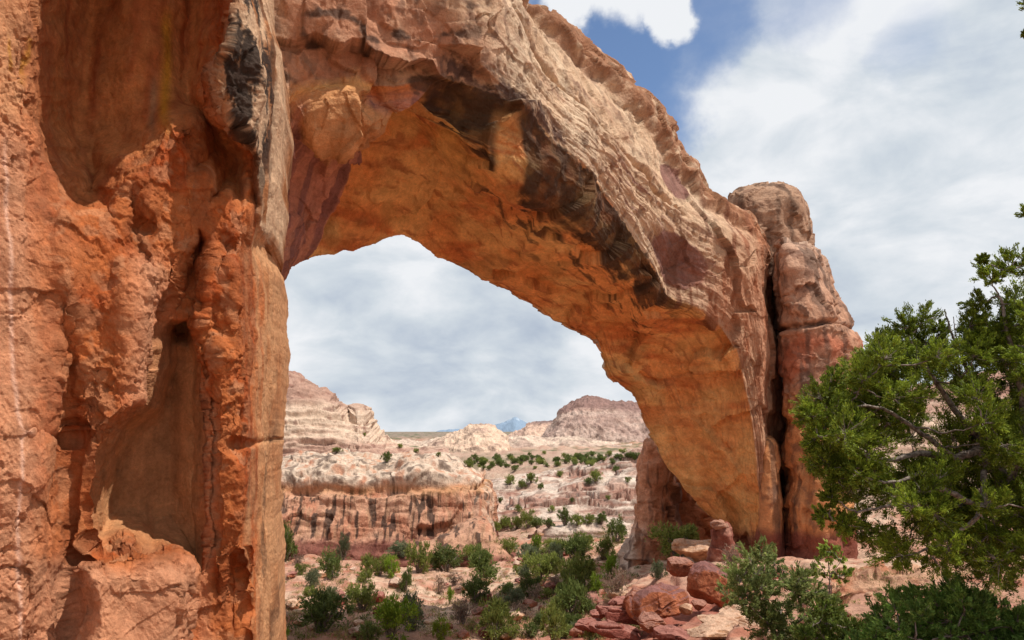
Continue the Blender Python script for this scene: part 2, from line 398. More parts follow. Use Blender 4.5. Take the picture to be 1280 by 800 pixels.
# A far soffit edge | B soffit | C front lip | D front face | E shoulder | F skyline
A = [(318, 900, 22), (325, 700, 22), (338, 450, 22), (350, 350, 22.5), (378, 323, 23.5), (435, 308, 25), (500, 293, 26.5), (543, 320, 28), (572, 337, 29), (605, 352, 30), (655, 380, 31.5), (705, 410, 33), (745, 440, 34.5), (762, 472, 36), (795, 495, 37), (806, 530, 38), (826, 570, 38.5), (862, 622, 39), (905, 657, 39), (925, 690, 39), (930, 790, 39)]
C_ = [(270, 900, 16), (270, 700, 16), (285, 450, 16), (300, 250, 16.5), (345, 130, 17), (420, 105, 17.5), (500, 105, 18), (560, 100, 18.8), (640, 128, 19.8), (690, 178, 21.5), (742, 225, 24), (782, 280, 26.5), (810, 325, 28.5), (838, 372, 30.5), (880, 388, 32), (915, 430, 33.5), (935, 500, 34.5), (945, 570, 35.2), (950, 640, 35.8), (953, 700, 36), (955, 790, 36)]
E = [(100, 900, 16), (100, 700, 16), (120, 450, 16), (160, 50, 16), (250, -120, 16.5), (390, -170, 17), (500, -120, 17.8), (575, -50, 18.8), (632, 6, 20.2), (690, 84, 22.5), (755, 150, 25), (802, 205, 27.5), (840, 245, 29.5), (880, 272, 31), (925, 302, 33), (944, 345, 34.3), (953, 420, 35), (957, 500, 35.5), (960, 600, 36), (962, 700, 36), (964, 790, 36)]
Fk = [(0, 900, 20), (0, 700, 20), (20, 400, 20), (120, -100, 20), (220, -230, 20.5), (380, -260, 21), (500, -200, 21.5), (570, -90, 22.5), (644, 8, 24), (722, 56, 27), (772, 106, 30), (822, 154, 32), (844, 198, 34), (883, 242, 35.5), (925, 268, 37), (960, 300, 39), (970, 380, 41), (985, 480, 42), (990, 600, 42), (990, 700, 42), (990, 790, 42)]
rails = []
LIP = [(-15, 10)] * 3 + [(0, 20), (5, 40), (12, 60), (-5, 55), (-10, 78), (-10, 82), (-15, 72), (-12, 62), (-15, 45), (-18, 30), (-25, 18)] + [(-15, 8)] * 7
for a, c3, e, f, lp in zip(A, C_, E, Fk, LIP):
    a, c3, e, f = map(np.array, (a, c3, e, f))
    B2 = c3 + np.array([lp[0], lp[1], 0.7])
    B = a * 0.52 + B2 * 0.48; B[2] += 0.4
    D = c3 * 0.5 + e * 0.5 - np.array([0, 0, 0.35])
    G = f * 0.75 + a * 0.25; G[2] = max(f[2], a[2]) + 2.5
    H = f * 0.3 + a * 0.7; H[2] = max(f[2], a[2]) + 2.0
    rails.append([tuple(a), tuple(B), tuple(B2), tuple(c3), tuple(D), tuple(e), tuple(f), tuple(G), tuple(H)])
# rail numbers: A0 B1 B2 C3 D4 E5 F6 G7 H8 ; stations 0..20
def gauss(x, c, s): return np.exp(-((x - c) / s) ** 2)
def arch_disp(P, N, S, V):
    n2 = fbm(P / 1.3 + 8, 4)
    lit = sstep(2.8, 3.3, V) * (1 - sstep(5.2, 5.6, V)); lowV = sstep(0.05, 0.6, V) * (1 - sstep(8.3, 8.9, V))
    sof = 1 - sstep(2.6, 3.1, V)
    left = 1 - sstep(7.2, 9.0, S); right = 1 - left
    d = fbm(P / 4.5, 4) * (0.65 * (1 - lit * right) + 0.45 * lit * right) + n2 * (0.12 - 0.05 * lit * right) + fbm(P / 0.4, 4, 0.6) * (0.05 - 0.02 * lit)
    wp = 0.30 * fbm(P / 1.8, 3)[..., None]
    big = facet(P / np.array([3.6, 3.8, 2.8]) + wp, 5)
    d = d + big * lowV * (0.95 * left + right * (0.62 * sof + 0.26 * lit))
    d = d + facet(P / np.array([1.3, 1.4, 0.9]) + wp * 1.5, 44) * lowV * (0.16 * left + right * (0.07 * sof + 0.04 * lit))
    d = d + facet(P / 0.5 + wp * 3, 64) * (0.06 - 0.03 * right) * (1 - 0.75 * lit)
    # grain running down the sunlit face, layering on the soffit
    along = fbm(np.stack([S * 1.6, V * 8.0, P[..., 2] * .1], -1), 5, 0.6)
    d = d + along * (0.09 * lit * right + 0.09 * sof)
    d = d + 0.22 * fbm(np.stack([S * 0.7, V * 2.6, V * 0 + 5], -1), 3) * lit * right
    pits = sstep(0.12, 0.3, fbm(P / np.array([.35, .35, .6]) + 30, 3)); d = d - pits * 0.045 * lit
    # corner between the leg's inner face and the soffit: the soffit is hollowed above it
    d = d - 0.9 * sstep(0.0, 0.10, S - (4.0 + 0.95 * V)) * (1 - sstep(6.0, 9.5, S)) * sof * lowV
    hb = np.maximum(np.abs((S - 5.0) + 0.5 * (V - 2.2)) / 0.75, np.abs((V - 2.2) - 0.35 * (S - 5)) / 0.75) + 0.35 * n2; d = d + 0.42 * sstep(1.15, 0.6, hb) - 0.16 * gauss(hb, 1.2, 0.12)
    # a thick cap bed overhanging the sloping face
    k = fbm(np.stack([S * 1.3, V * 0.15, V * 0], -1), 3); cz = sstep(7.2, 8.2, S) * (1 - sstep(13.5, 15, S))
    k3 = np.abs(fbm(np.stack([S * 1.1, V * 0.5, V * 0 + 7], -1), 2)) ; d = d + cz * 0.0 * (0.5 - sstep(0.35, 0.0, k3)) * sstep(5.5, 5.9, V) * (1 - sstep(6.8, 7.4, V))
    d = d + cz * (0.55 + 0.40 * k) * sstep(5.42 + 0.25 * k, 5.56 + 0.25 * k, V) * (1 - sstep(6.6, 7.4, V))
    bed = fbm(np.stack([P[..., 0] * .12, P[..., 1] * .12, P[..., 2] * 0.8 + n2 * .5], -1) + 3, 4)
    d = d - cz * 0.3 * bed * sstep(5.4, 5.7, V)
    d = d + facet(P / np.array([1.6, 1.6, 0.9]) + wp, 24) * 0.22 * sstep(5.3, 5.6, V) * right
    d = d - 0.35 * gauss(V, 4.75 + 0.3 * k, 0.07) * sstep(8, 9, S) * (1 - sstep(12, 13, S))
    d = d - 0.45 * gauss(S, 12.9, 0.8) * gauss(V, 3.75, 0.5)
    return d
def arch_col(P, N, S, V):
    n1 = fbm(P / 3.0 + 4, 4); n2 = fbm(P / 0.8 + 9, 4); st = fbm(P / np.array([6, 6, 0.9]) + 2, 4)
    along = fbm(np.stack([S * 1.6, V * 8.0, P[..., 2] * .1], -1), 5, 0.6)
    sof = 1 - sstep(2.95, 3.05, V + 0.12 * along)
    left = 1 - sstep(6.8, 8.2, S)
    c = np.zeros(P.shape) + L(196, 164, 134)
    c = cmix(c, L(206, 182, 154), sstep(-0.1, 0.25, n1) * 0.7)
    c = cmix(c, L(158, 112, 92), sstep(0.02, 0.25, along) * 0.35)
    c = cmix(c, L(176, 116, 86), left * sstep(-.2, .2, n1) * 0.8)
    pits = sstep(0.10, 0.28, fbm(P / np.array([.35, .35, .6]) + 30, 3)); c = cmix(c, L(112, 84, 70), pits * 0.5)
    o = np.zeros(P.shape) + L(228, 160, 98); o = cmix(o, L(232, 182, 118), sstep(-0.05, 0.25, n1)); o = cmix(o, L(204, 126, 74), sstep(0.0, 0.25, -st))  # underside painted brighter orange, standing in for light bounced off the ground
    o = cmix(o, L(164, 98, 62), sstep(0.08, 0.3, along) * 0.7)
    o = cmix(o, L(186, 148, 92), sstep(0.05, 0.3, fbm(P / 2 + 50, 3)) * 0.5)
    c = c * (1 - sof[..., None]) + o * sof[..., None]
    # left leg: pinkish purple inner face
    pk = sstep(0.06, -0.04, S - (4.0 + 0.95 * V)) * (1 - sstep(2.6, 3.0, V)); c = cmix(c, L(186, 128, 110), pk * 0.9)
    stv = fbm(np.stack([P[..., 0] * 2.0 + P[..., 1] * 2, P[..., 2] * 0.15, P[..., 0] * 0], -1), 3)
    c = cmix(c, L(126, 88, 88), pk * sstep(0.02, 0.22, stv) * 0.7)
    hb = np.maximum(np.abs((S - 5.0) + 0.5 * (V - 2.2)) / 0.75, np.abs((V - 2.2) - 0.35 * (S - 5)) / 0.75) + 0.35 * n2; ob = sstep(1.2, 0.8, hb); c = cmix(c, L(206, 150, 96), ob * 0.75)
    oc = sstep(5.6, 6.0, S) * (1 - sstep(7.2, 7.8, S)) * sof * sstep(1.2, 1.8, V); c = cmix(c, L(204, 156, 88), oc * sstep(-0.1, 0.1, n1 + .05) * 0.7)
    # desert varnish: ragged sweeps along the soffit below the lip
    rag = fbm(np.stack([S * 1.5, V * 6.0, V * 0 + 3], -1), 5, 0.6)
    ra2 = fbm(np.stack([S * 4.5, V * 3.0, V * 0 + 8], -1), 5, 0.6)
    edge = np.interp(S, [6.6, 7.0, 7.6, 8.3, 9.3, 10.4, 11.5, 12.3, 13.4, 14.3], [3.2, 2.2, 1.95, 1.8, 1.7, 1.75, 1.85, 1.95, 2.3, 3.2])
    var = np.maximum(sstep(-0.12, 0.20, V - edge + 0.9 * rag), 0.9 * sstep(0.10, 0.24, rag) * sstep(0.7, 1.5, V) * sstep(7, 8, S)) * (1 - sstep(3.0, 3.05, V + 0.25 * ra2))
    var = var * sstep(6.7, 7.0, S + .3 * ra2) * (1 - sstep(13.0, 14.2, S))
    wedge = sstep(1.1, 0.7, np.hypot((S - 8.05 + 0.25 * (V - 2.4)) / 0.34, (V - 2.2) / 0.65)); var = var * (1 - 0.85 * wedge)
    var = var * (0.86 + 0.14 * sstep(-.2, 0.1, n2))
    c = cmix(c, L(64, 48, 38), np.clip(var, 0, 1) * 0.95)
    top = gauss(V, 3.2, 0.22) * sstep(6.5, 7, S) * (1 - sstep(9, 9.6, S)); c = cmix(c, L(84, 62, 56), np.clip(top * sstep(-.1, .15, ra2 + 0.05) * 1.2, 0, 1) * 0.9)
    bk = sstep(0.10, 0.24, fbm(P / np.array([1.4, 1.4, 0.7]) + 70, 4)) * left * sstep(1.9, 2.7, V) * (1 - ob)
    c = cmix(c, L(76, 58, 50), bk * 0.85)
    # purple brown scars on the sunlit face
    pu = np.maximum(sstep(0.40, 0.5, gauss(S, 12.9, 0.95) * gauss(V, 3.8, 0.6) + 0.12 * n2), sstep(0.46, 0.54, gauss(S, 12.0, 0.6) * gauss(V, 5.3, 0.22) + 0.1 * n2))
    pu = np.maximum(pu, sstep(0.10, 0.2, rag) * sstep(3.1, 3.5, V) * (1 - sstep(4.4, 5.0, V)) * sstep(9.5, 11, S) * (1 - sstep(13.5, 14.5, S)) * 0.75)
    c = cmix(c, L(124, 82, 76), np.clip(pu, 0, 1) * 0.85)
    k = fbm(np.stack([S * 1.3, V * 0.15, V * 0], -1), 3)
    cp = sstep(5.40 + .25 * k, 5.55 + .25 * k, V) * (1 - sstep(7.0, 7.5, V)) * sstep(7, 8, S); c = cmix(c, L(142, 96, 68), cp * 0.9 * sstep(-0.3, 0.0, n2 + 0.05))
    ab = sof * sstep(14.0, 16, S); c = cmix(c, L(234, 180, 116), ab * sstep(-0.2, 0.2, n1 + 0.05) * 0.7)
    brk = fbm(np.stack([P[..., 0] * 1.2 + P[..., 1] * .6, P[..., 2] * 0.25, P[..., 0] * 0], -1) + 6, 4)
    c = cmix(c, L(110, 70, 52), sstep(0.06, 0.2, brk) * sstep(12.0, 13.5, S) * sstep(1.6, 2.6, V) * 0.8)
    brr = sstep(13.0, 14.5, S) * sstep(2.7, 3.2, V) * (1 - sstep(5.5, 6.2, V)); c = cmix(c, L(166, 104, 72), brr * 0.7 * (0.6 + 0.4 * sstep(-.1, .1, n1)))
    c = cmix(c, L(122, 66, 56), (1 - sstep(-3.9, -3.0, P[..., 2] + 0.3 * n2)) * sstep(12, 14, S) * 0.85)
    return c
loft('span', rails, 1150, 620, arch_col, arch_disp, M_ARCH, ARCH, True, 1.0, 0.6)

# near pillar: the wall of rock that fills the left of the view
def near_pillar():
    rows = np.concatenate([np.linspace(-520, -60, 110)[:-1], np.linspace(-60, 860, 700), np.linspace(860, 1500, 90)[1:]])
    edge = np.interp(rows, [-520, -100, 0, 50, 100, 125, 160, 230, 290, 306, 318, 342, 400, 420, 480, 520, 560, 600, 650, 700, 800, 1500],
                     [300, 318, 328, 345, 349, 350, 345, 343, 336, 330, 333, 341, 342, 343, 342, 339, 337, 334, 333, 336, 338, 345])
    fl = np.concatenate([np.linspace(-260, -30, 60)[:-1], np.linspace(-30, 298, 330)[:-1]]); nr = 70
    X = np.concatenate([np.repeat(fl[None], len(rows), 0), np.array([298 + (e - 298) * np.linspace(0, 1, nr) for e in edge])], 1)
    Yp = np.repeat(rows[:, None], X.shape[1], 1)
    # wobble the drawn outlines
    wob = np.stack([X / 34, Yp / 34, X * 0], -1); wx = fbm(wob, 3) * 8; wy = fbm(wob + 40, 3) * 8
    x, y = X + wx, Yp + wy
    D = 8.3 + (X + 100) / 440 * 3.3
    t = np.clip((X - 300) / (np.maximum(edge[:, None], 301) - 300), 0, 1)
    D = D + 3.0 * t ** 2.2
    up = [(48, -260), (42, 60), (46, 140), (70, 215), (95, 268), (140, 268), (150, 240), (164, 214), (185, 205), (200, 180), (216, 155), (238, 158), (243, 212), (258, 214), (262, 255), (275, 252), (286, 244), (300, 262), (312, 250), (318, 200), (298, 170), (265, 120), (280, 60), (290, -260)]
    s_up = sdpoly(x, y, up); m_up = sstep(lerp(12, 7, sstep(120, 200, X)), lerp(-46, -28, sstep(120, 200, X)), s_up)
    D = D + 1.0 * m_up + 0.6 * sstep(0, -70, s_up)
    sc_ = sdpoly(x, y, [(152, 245), (168, 225), (174, 262), (196, 288), (180, 303), (160, 292)]); D = D + 0.14 * sstep(4, -14, sc_)
    D = D - 0.45 * np.exp(-((x - 180) / 42) ** 2) * sstep(190, 60, y) * m_up
    D = D + 0.35 * np.exp(-((x - 235) / 13) ** 2) * sstep(200, 60, y) * m_up
    D = D - 1.3 * sstep(-90, -200, Yp)                                  # lintel above the hollow
    al = [(196, 425), (212, 402), (236, 396), (248, 440), (251, 520), (253, 620), (252, 716), (238, 702), (222, 688), (205, 684), (190, 692), (170, 674), (155, 670), (130, 684), (111, 674), (111, 620), (124, 560), (140, 525), (178, 498), (190, 460)]
    s_al = sdpoly(x * 0.45 + X * 0.55, y * 0.45 + Yp * 0.55, al); m_al = sstep(lerp(5, 1, sstep(190, 230, X)), lerp(-30, -9, sstep(190, 230, X)), s_al)
    D = D + 0.9 * m_al + 0.6 * sstep(0, -40, s_al)
    ch = sdpoly(x, y, [(196, 430), (205, 380), (228, 330), (250, 290), (262, 300), (262, 360), (252, 430)]); D = D + 0.55 * sstep(6, -14, ch)
    D = D + 0.45 * np.exp(-((x - (120 - 0.16 * y)) / 30) ** 2) * sstep(285, 200, y) + 0.22 * np.exp(-((x - (284 - 0.10 * (y - 300))) / 15) ** 2) * sstep(280, 320, y) * sstep(450, 400, y)
    D = D + 0.25 * np.exp(-((x - (60 + 0.05 * y)) / 16) ** 2) * sstep(330, 480, y) - 0.22 * np.exp(-((x - (165 - 0.08 * (y - 350))) / 30) ** 2) * sstep(300, 380, y) * sstep(620, 520, y)
    fb = sdpoly(x, y, [(92, 705), (125, 690), (170, 680), (235, 697), (248, 722), (240, 800), (215, 1500), (60, 1500)]); D = D - 0.55 * sstep(6, -10, fb) - 0.2 * sstep(-5, -40, fb)
    nz = sdpoly(x * .6 + X * .4, y * .6 + Yp * .4, [(288, -520), (420, -520), (420, 309), (328, 309), (318, 268), (315, 200), (298, 162), (270, 128), (262, 100), (284, 50)])
    m_nz = sstep(2, -9, nz); D = D - 0.75 * m_nz
    rc = sdpoly(x, y, [(262, 330), (300, 300), (318, 380), (318, 540), (300, 560), (318, 590), (318, 660), (285, 760), (258, 700), (256, 500)]); D = D - 0.30 * sstep(4, -22, rc)
    D = D + 0.40 * np.exp(-((Yp + 0.08 * X - 577 + wy) / 3.5) ** 2) * sstep(285, 300, X) + 0.16 * np.exp(-((y - 0.1 * x - 540) / 5) ** 2) * sstep(150, 60, X) * sstep(10, 40, X)
    low = sdpoly(x, y, [(285, 700), (312, 690), (318, 760), (315, 900), (285, 900)]); D = D + 0.5 * sstep(3, -10, low)
    ctn = 0 * x + 50 if False else sdpoly(x, y, [(170, 262), (200, 290), (212, 240), (222, 200), (240, 300), (246, 214), (238, 158), (216, 155), (200, 180), (185, 205), (166, 215)]); D = D - 0.12 * sstep(4, -18, ctn)
    # blocky chips in the rough zone
    smooth = np.clip(np.maximum(m_up * 1.0, m_al * 1.0), 0, 1)
    P = at(X, Yp, D)
    # wrap round behind the far edge and round the near end
    ex = [P]
    last = P[:, -1]
    for k, (bx, by) in enumerate([(-0.05, 0.5), (-0.2, 1.2), (-0.5, 2.5), (-1.2, 4.5), (-3.5, 7.5), (-7, 9), (-12, 9.5), (-18, 8)]):
        ex.append((last + np.array([bx, by, 0]))[:, None])
    P = np.concatenate(ex, 1)
    pad = P.shape[1] - X.shape[1]
    pd = lambda a: np.concatenate([a, np.repeat(a[:, -1:], pad, 1)], 1)
    X, Yp, x, y, smooth, m_up, m_al, m_nz, t, s_al, s_up = map(pd, (X, Yp, x, y, smooth, m_up, m_al, m_nz, t, s_al, s_up))
    N = grid_normals(P)
    if (N[400, 200] * (CAM - P[400, 200])).sum() < 0: N = -N
    rough = (1 - 0.90 * smooth) * (1 - 0.45 * np.exp(-((X - 215) / 80) ** 2 - ((Yp - 235) / 75) ** 2))
    u_ = P[..., 0] * 0.6 + P[..., 1] * 0.8; v_ = P[..., 2]
    gr = np.stack([(u_ * 0.5 - v_ * 0.86) / 1.1, (u_ * 0.86 + v_ * 0.5) / 0.30, P[..., 0] * 0.4], -1)
    patchy = 0.35 + 0.65 * sstep(-0.15, 0.2, fbm(P / 1.4 + 60, 3))
    d = fbm(P / 2.2, 3) * 0.20
    d = d + rough * facet(P / 0.95 + 0.30 * fbm(P / 0.7, 3)[..., None], 3) * 0.08
    d = d + rough * facet(P / 0.33 + 0.35 * fbm(P / 0.25, 3)[..., None], 9) * 0.05 * patchy
    d = d + rough * facet(P / 0.12 + 0.3 * fbm(P / 0.1, 2)[..., None], 19) * 0.022 * patchy
    d = d + rough * fbm(gr, 5, 0.6) * 0.08 + rough * fbm(np.stack([u_ / 0.45, v_ / 2.6, P[..., 0] * .3], -1), 3) * 0.15 + rough * fbm(np.stack([u_ / 1.0, v_ / 5.0, P[..., 0] * .3], -1) + 9, 3) * 0.40 + rough * fbm(P / 0.22 + 7, 5, 0.68) * 0.055 * patchy
    pit = sstep(0.16, 0.34, fbm(P / 0.16 + 70, 3)); d = d - rough * pit * 0.035 * patchy
    d = d + (1 - rough) * (fbm(np.stack([u_ / 0.35, v_ / 1.8, P[..., 0] * .3], -1), 4) * 0.07)
    d = d * (1 - 0.8 * sstep(0.05, 0.6, t))
    # vertical fluting on the far corner and nose
    P2 = np.stack([P[..., 0] * 1.9, P[..., 1] * 1.9, P[..., 2] * 0.9], -1)
    d = d + fbm(P2, 5, .6) * 0.16 * np.maximum(sstep(0.2, 0.8, t), m_nz)
    fade = sstep(0, 30, np.arange(P.shape[0]))[:, None]
    P = P + N * (d * fade)[..., None]
    # rock colours; both hollows are painted paler to lift their shade
    n1 = fbm(P / 1.2 + 4, 4); n2 = fbm(P / 0.35 + 6, 4); n3 = fbm(P / 0.12, 3)
    vst = fbm(np.stack([P[..., 0] * 2.2, P[..., 1] * 2.2, P[..., 2] * 0.22], -1) + 3, 4)
    c = np.zeros(P.shape) + L(178, 100, 54)
    c = cmix(c, L(162, 72, 28), sstep(-0.1, 0.25, n1) * 0.85)
    c = cmix(c, L(186, 134, 98), sstep(-0.02, 0.25, -n2) * 0.5)
    c = cmix(c, L(128, 62, 30), sstep(0.02, 0.2, fbm(np.stack([u_ / 0.5, v_ / 2.8, P[..., 0] * .3], -1) + 30, 4)) * 0.55)
    c = cmix(c, L(118, 62, 30), sstep(0.05, 0.3, n3) * sstep(-0.1, 0.2, n1) * 0.5)
    pink = np.exp(-((x - 185) / 26) ** 2) * sstep(300, 340, Yp) * sstep(560, 480, Yp) + np.exp(-((x - 10) / 22) ** 2) * sstep(120, 220, Yp) + sstep(690, 720, Yp) * sstep(250, 230, x) + np.exp(-((x - 256) / 8) ** 2) * sstep(480, 520, Yp) * 0.6 + sstep(120, 20, x) * 0.45
    c = cmix(c, L(198, 142, 108), np.clip(pink + 0.3 * n2, 0, 1) * 0.75)
    c = cmix(c, L(204, 150, 104), np.clip(m_al * 0.9, 0, 1))
    c = cmix(c, L(160, 116, 80), m_al * sstep(0.0, 0.3, vst) * 0.6)
    c = cmix(c, L(206, 138, 84), np.clip(m_up * (0.75 + vst), 0, 1) * 0.9)
    c = cmix(c, L(176, 98, 58), m_up * sstep(0.0, 0.3, -vst) * 0.6)
    c = cmix(c, L(204, 150, 36), np.exp(-((X - 206) / 6) ** 2) * sstep(0, 40, Yp) * sstep(175, 130, Yp) * 0.7)
    c = cmix(c, L(140, 128, 100), np.exp(-((X - 192) / 5) ** 2) * sstep(80, 120, Yp) * sstep(185, 150, Yp) * 0.5)
    tan = np.clip(sstep(0.35, 0.75, t + 0.6 * vst) * (1 - m_nz), 0, 1); c = cmix(c, L(196, 148, 106), tan * 0.8)
    c = cmix(c, L(160, 92, 46), tan * sstep(0.05, 0.3, n1) * 0.5)
    nzc = np.zeros(P.shape) + L(196, 160, 128); nzc = cmix(nzc, L(158, 104, 66), sstep(0, 0.25, n1))
    drip = fbm(np.stack([P[..., 0] * 2.6 + P[..., 1] * 1.6 + .5 * n1, P[..., 2] * 0.75 + .4 * n2, P[..., 2] * 0], -1) + 12, 6, 0.66)
    nzc = cmix(nzc, L(46, 36, 32), sstep(-0.02, 0.14, drip + 0.12 * sstep(250, 60, np.abs(Yp - 60)) - 0.01) * 0.95 * sstep(330, 170, Yp) * sstep(1.0, 0.75, t))
    c = c * (1 - m_nz[..., None]) + nzc * m_nz[..., None]
    c = cmix(c, L(60, 46, 38), tan * sstep(0.12, 0.25, drip) * sstep(480, 560, Yp) * 0.55)
    lf = sstep(46, 20, x) * sstep(170, 120, Yp); c = cmix(c, L(206, 150, 108), lf * 0.7)
    ring = sstep(5, 0, np.abs(np.hypot((x - 30) * 1.0, (y - 65) * 0.5) - 17)) * 0.8 * sstep(-.1, .2, n2 + .1); c = cmix(c, L(206, 150, 40), ring * 0.6)
    c = cmix(c, L(224, 176, 150), np.exp(-((X - 9 - 0.02 * (Yp - 300) + 3 * n2) / 2.5) ** 2) * sstep(150, 220, Yp) * 0.8)
    n, m = P.shape[:2]
    me = mesh_arrays('near_pillar', P.reshape(-1, 3), grid_faces(n, m, False), c.reshape(-1, 3))
    return link('near_pillar', me, M_NEAR, ARCH)
near_pillar()

# far abutment: two leaning pillars and a knob of cap rock against the right end of the span
def pillar_disp(P, N, S, V):
    d = fbm(P / 3.0 + 21, 4) * 0.40 + fbm(P / 0.8 + 2, 4) * 0.10 + fbm(P / .3, 3, .6) * .04
    wp = 0.3 * fbm(P / 1.5, 3)[..., None]
    d = d + facet(P / np.array([2.8, 2.8, 2.2]) + wp, 77) * 0.3 + facet(P / 0.9 + wp, 17) * 0.12
    d = d - 0.45 * np.exp(-((P[..., 2] - 7.1 - 0.06 * (P[..., 0] - 15) - 0.25 * fbm(P / 2, 3)) / 0.13) ** 2)
    return d
def pillar_col(P, N, S, V):
    n1 = fbm(P / 2.5 + 4, 4); n2 = fbm(P / 0.7 + 9, 4); z = P[..., 2]
    c = np.zeros(P.shape) + L(182, 138, 112)
    c = cmix(c, L(190, 162, 142), sstep(8, 14, z + 2 * n1) * 0.8)
    c = cmix(c, L(172, 98, 70), sstep(-0.1, 0.2, n1) * sstep(6.9, 6.3, z) * sstep(-1, 2, z) * 0.8)
    c = cmix(c, L(206, 140, 88), sstep(4.0, 2.6, z + n1) * 0.8)
    c = cmix(c, L(110, 80, 68), sstep(0.08, 0.26, n2) * 0.55)
    vst = fbm(np.stack([P[..., 0] * 1.5, P[..., 1] * 1.5, z * 0.15], -1) + 3, 4)
    c = cmix(c, L(84, 66, 58), sstep(0.06, 0.22, vst) * 0.65)
    c = cmix(c, L(120, 66, 56), (1 - sstep(-3.4, -2.9, z + 0.3 * n2)) * 0.9)
    return c
def column(name, prof, Yc, thick, ns=300, nv=220, disp=pillar_disp, colf=pillar_col, mat=None, parent=ARCH):
    """prof rows (py, left px, right px[, Y shift]) -> a rounded standing column"""
    rl = []
    for row in prof:
        py, l, r = row[:3]; dy = row[3] if len(row) > 3 else 0; th = row[4] if len(row) > 4 else thick
        c_, h = (l + r) / 2, (r - l) / 2; ring = []
        for k in range(12):
            a = 2 * math.pi * k / 12; ca, sa = math.cos(a), math.sin(a)
            ca = math.copysign(abs(ca) ** 0.8, ca); sa = math.copysign(abs(sa) ** 0.8, sa)
            Y = Yc + dy + th * 0.5 * (1 - sa)
            # keep the traced silhouette whatever the depth
            ring.append((c_ + h * ca, py, Y))
        rl.append(ring)
    return loft(name, rl, ns, nv, colf, disp, mat or M_ARCH, parent, True, 1.0, 1.0)
column('side_pillar', [(303, 985, 1000, 1.4, .4), (304, 978, 1015, .9, 1.4), (312, 972, 1027, .3, 3), (335, 968, 1036), (365, 970, 1043), (400, 972, 1060), (428, 974, 1078), (450, 976, 1076), (480, 978, 1066), (520, 980, 1062), (600, 980, 1062), (670, 978, 1064), (700, 976, 1068), (800, 972, 1080)], 34.6, 6)
column('crevice_wall', [(255, 930, 965, 1), (300, 926, 985), (360, 945, 992), (420, 950, 996), (500, 955, 1000), (600, 955, 1000), (680, 950, 1000), (800, 948, 1005)], 40.2, 5, 160, 120)
column('cap_knob', [(230, 948, 966, 1.6, .5), (232, 932, 980, 1, 1.6), (238, 919, 994, .5, 3), (252, 912, 1006), (278, 909, 1015), (300, 912, 1016), (318, 926, 1010), (345, 938, 1004)], 38.6, 4.5, 160, 160, pillar_disp, lambda P, N, S, V: pillar_col(P, N, S, V) * np.array([.80, .72, .64]))
column('foot_panel', [(470, 1010, 1030, 1.5), (500, 1004, 1040, .5), (560, 1003, 1050), (620, 1000, 1062), (690, 998, 1066), (800, 990, 1080)], 34.2, 4, 160, 120)
column('foot_slab', [(545, 952, 964, 1), (560, 950, 972), (620, 948, 978), (700, 944, 984), (800, 940, 990)], 35.2, 3, 140, 100, lambda P, N, S, V: pillar_disp(P, N, S, V) * .4)

# ------------------------------------------------------------------ cliffs and hills beyond
def ridge(name, prof, basepy, Yf, depth, ns, nv, colf, dispf, mat, label=None, front=0.45, kv=1.0):
    """prof = skyline [(px, py)], a rounded rock mass standing between Yf and Yf+depth"""
    rl = []
    for (px, py, *rest) in prof:
        dy = rest[0] if rest else 0; b = basepy
        f = lambda t: b + (py - b) * t
        Y0 = Yf + dy
        rl.append([(px, b + 25, Y0), (px, b, Y0 + depth * 0.02), (px, f(0.3), Y0 + depth * (0.05 + front * .10)), (px, f(0.62), Y0 + depth * (0.08 + front * .25)), (px, f(0.88), Y0 + depth * (0.14 + front * .5)), (px, f(1.0), Y0 + depth * (0.2 + front)),
                   (px, f(0.9), Y0 + depth * (0.5 + front)), (px, f(0.5), Y0 + depth * (0.9 + front * .5)), (px, b + 15, Y0 + depth * 1.3)])
    o = loft(name, rl, ns, nv, colf, dispf, mat, None, False, 1.0, kv, None, False)
    tag(o, kind='structure'); return o

def cliff_disp(P, N, S, V):
    d = fbm(P / 9.0 + 31, 4) * 1.5 + fbm(P / 2.0, 4) * 0.25
    f1, f2, idn = worley(P / np.array([7, 7, 5.0]) + 0.3 * fbm(P / 3, 2)[..., None], 12)
    d = d + (idn - 0.5) * 0.5 * sstep(0, 0.25, f2 - f1) + facet(P / np.array([4.5, 4.5, 3.0]) + 0.3 * fbm(P / 3, 2)[..., None], 55) * 0.45 + facet(P / np.array([1.6, 1.6, 1.0]), 57) * 0.18
    top = sstep(-3.4, -2.6, P[..., 2])
    d = d - 0.6 * np.exp(-((P[..., 2] + 3.3 + 0.3 * fbm(P / 4, 2)) / 0.35) ** 2) + 0.25 * np.exp(-((P[..., 2] + 4.2) / 0.3) ** 2)
    bed = fbm(np.stack([P[..., 0] * 0.05, P[..., 1] * 0.05, P[..., 2] * 1.6 + fbm(P / 5, 3)], -1) + 5, 4)
    d = d + top * 0.15 * ridged(P / 3.5 + 5, 3) - bed * (0.22 + 0.6 * top)
    d = d + (1 - top) * fbm(np.stack([P[..., 0] * .9, P[..., 1] * .9, P[..., 2] * .12], -1), 3) * 0.25
    return d
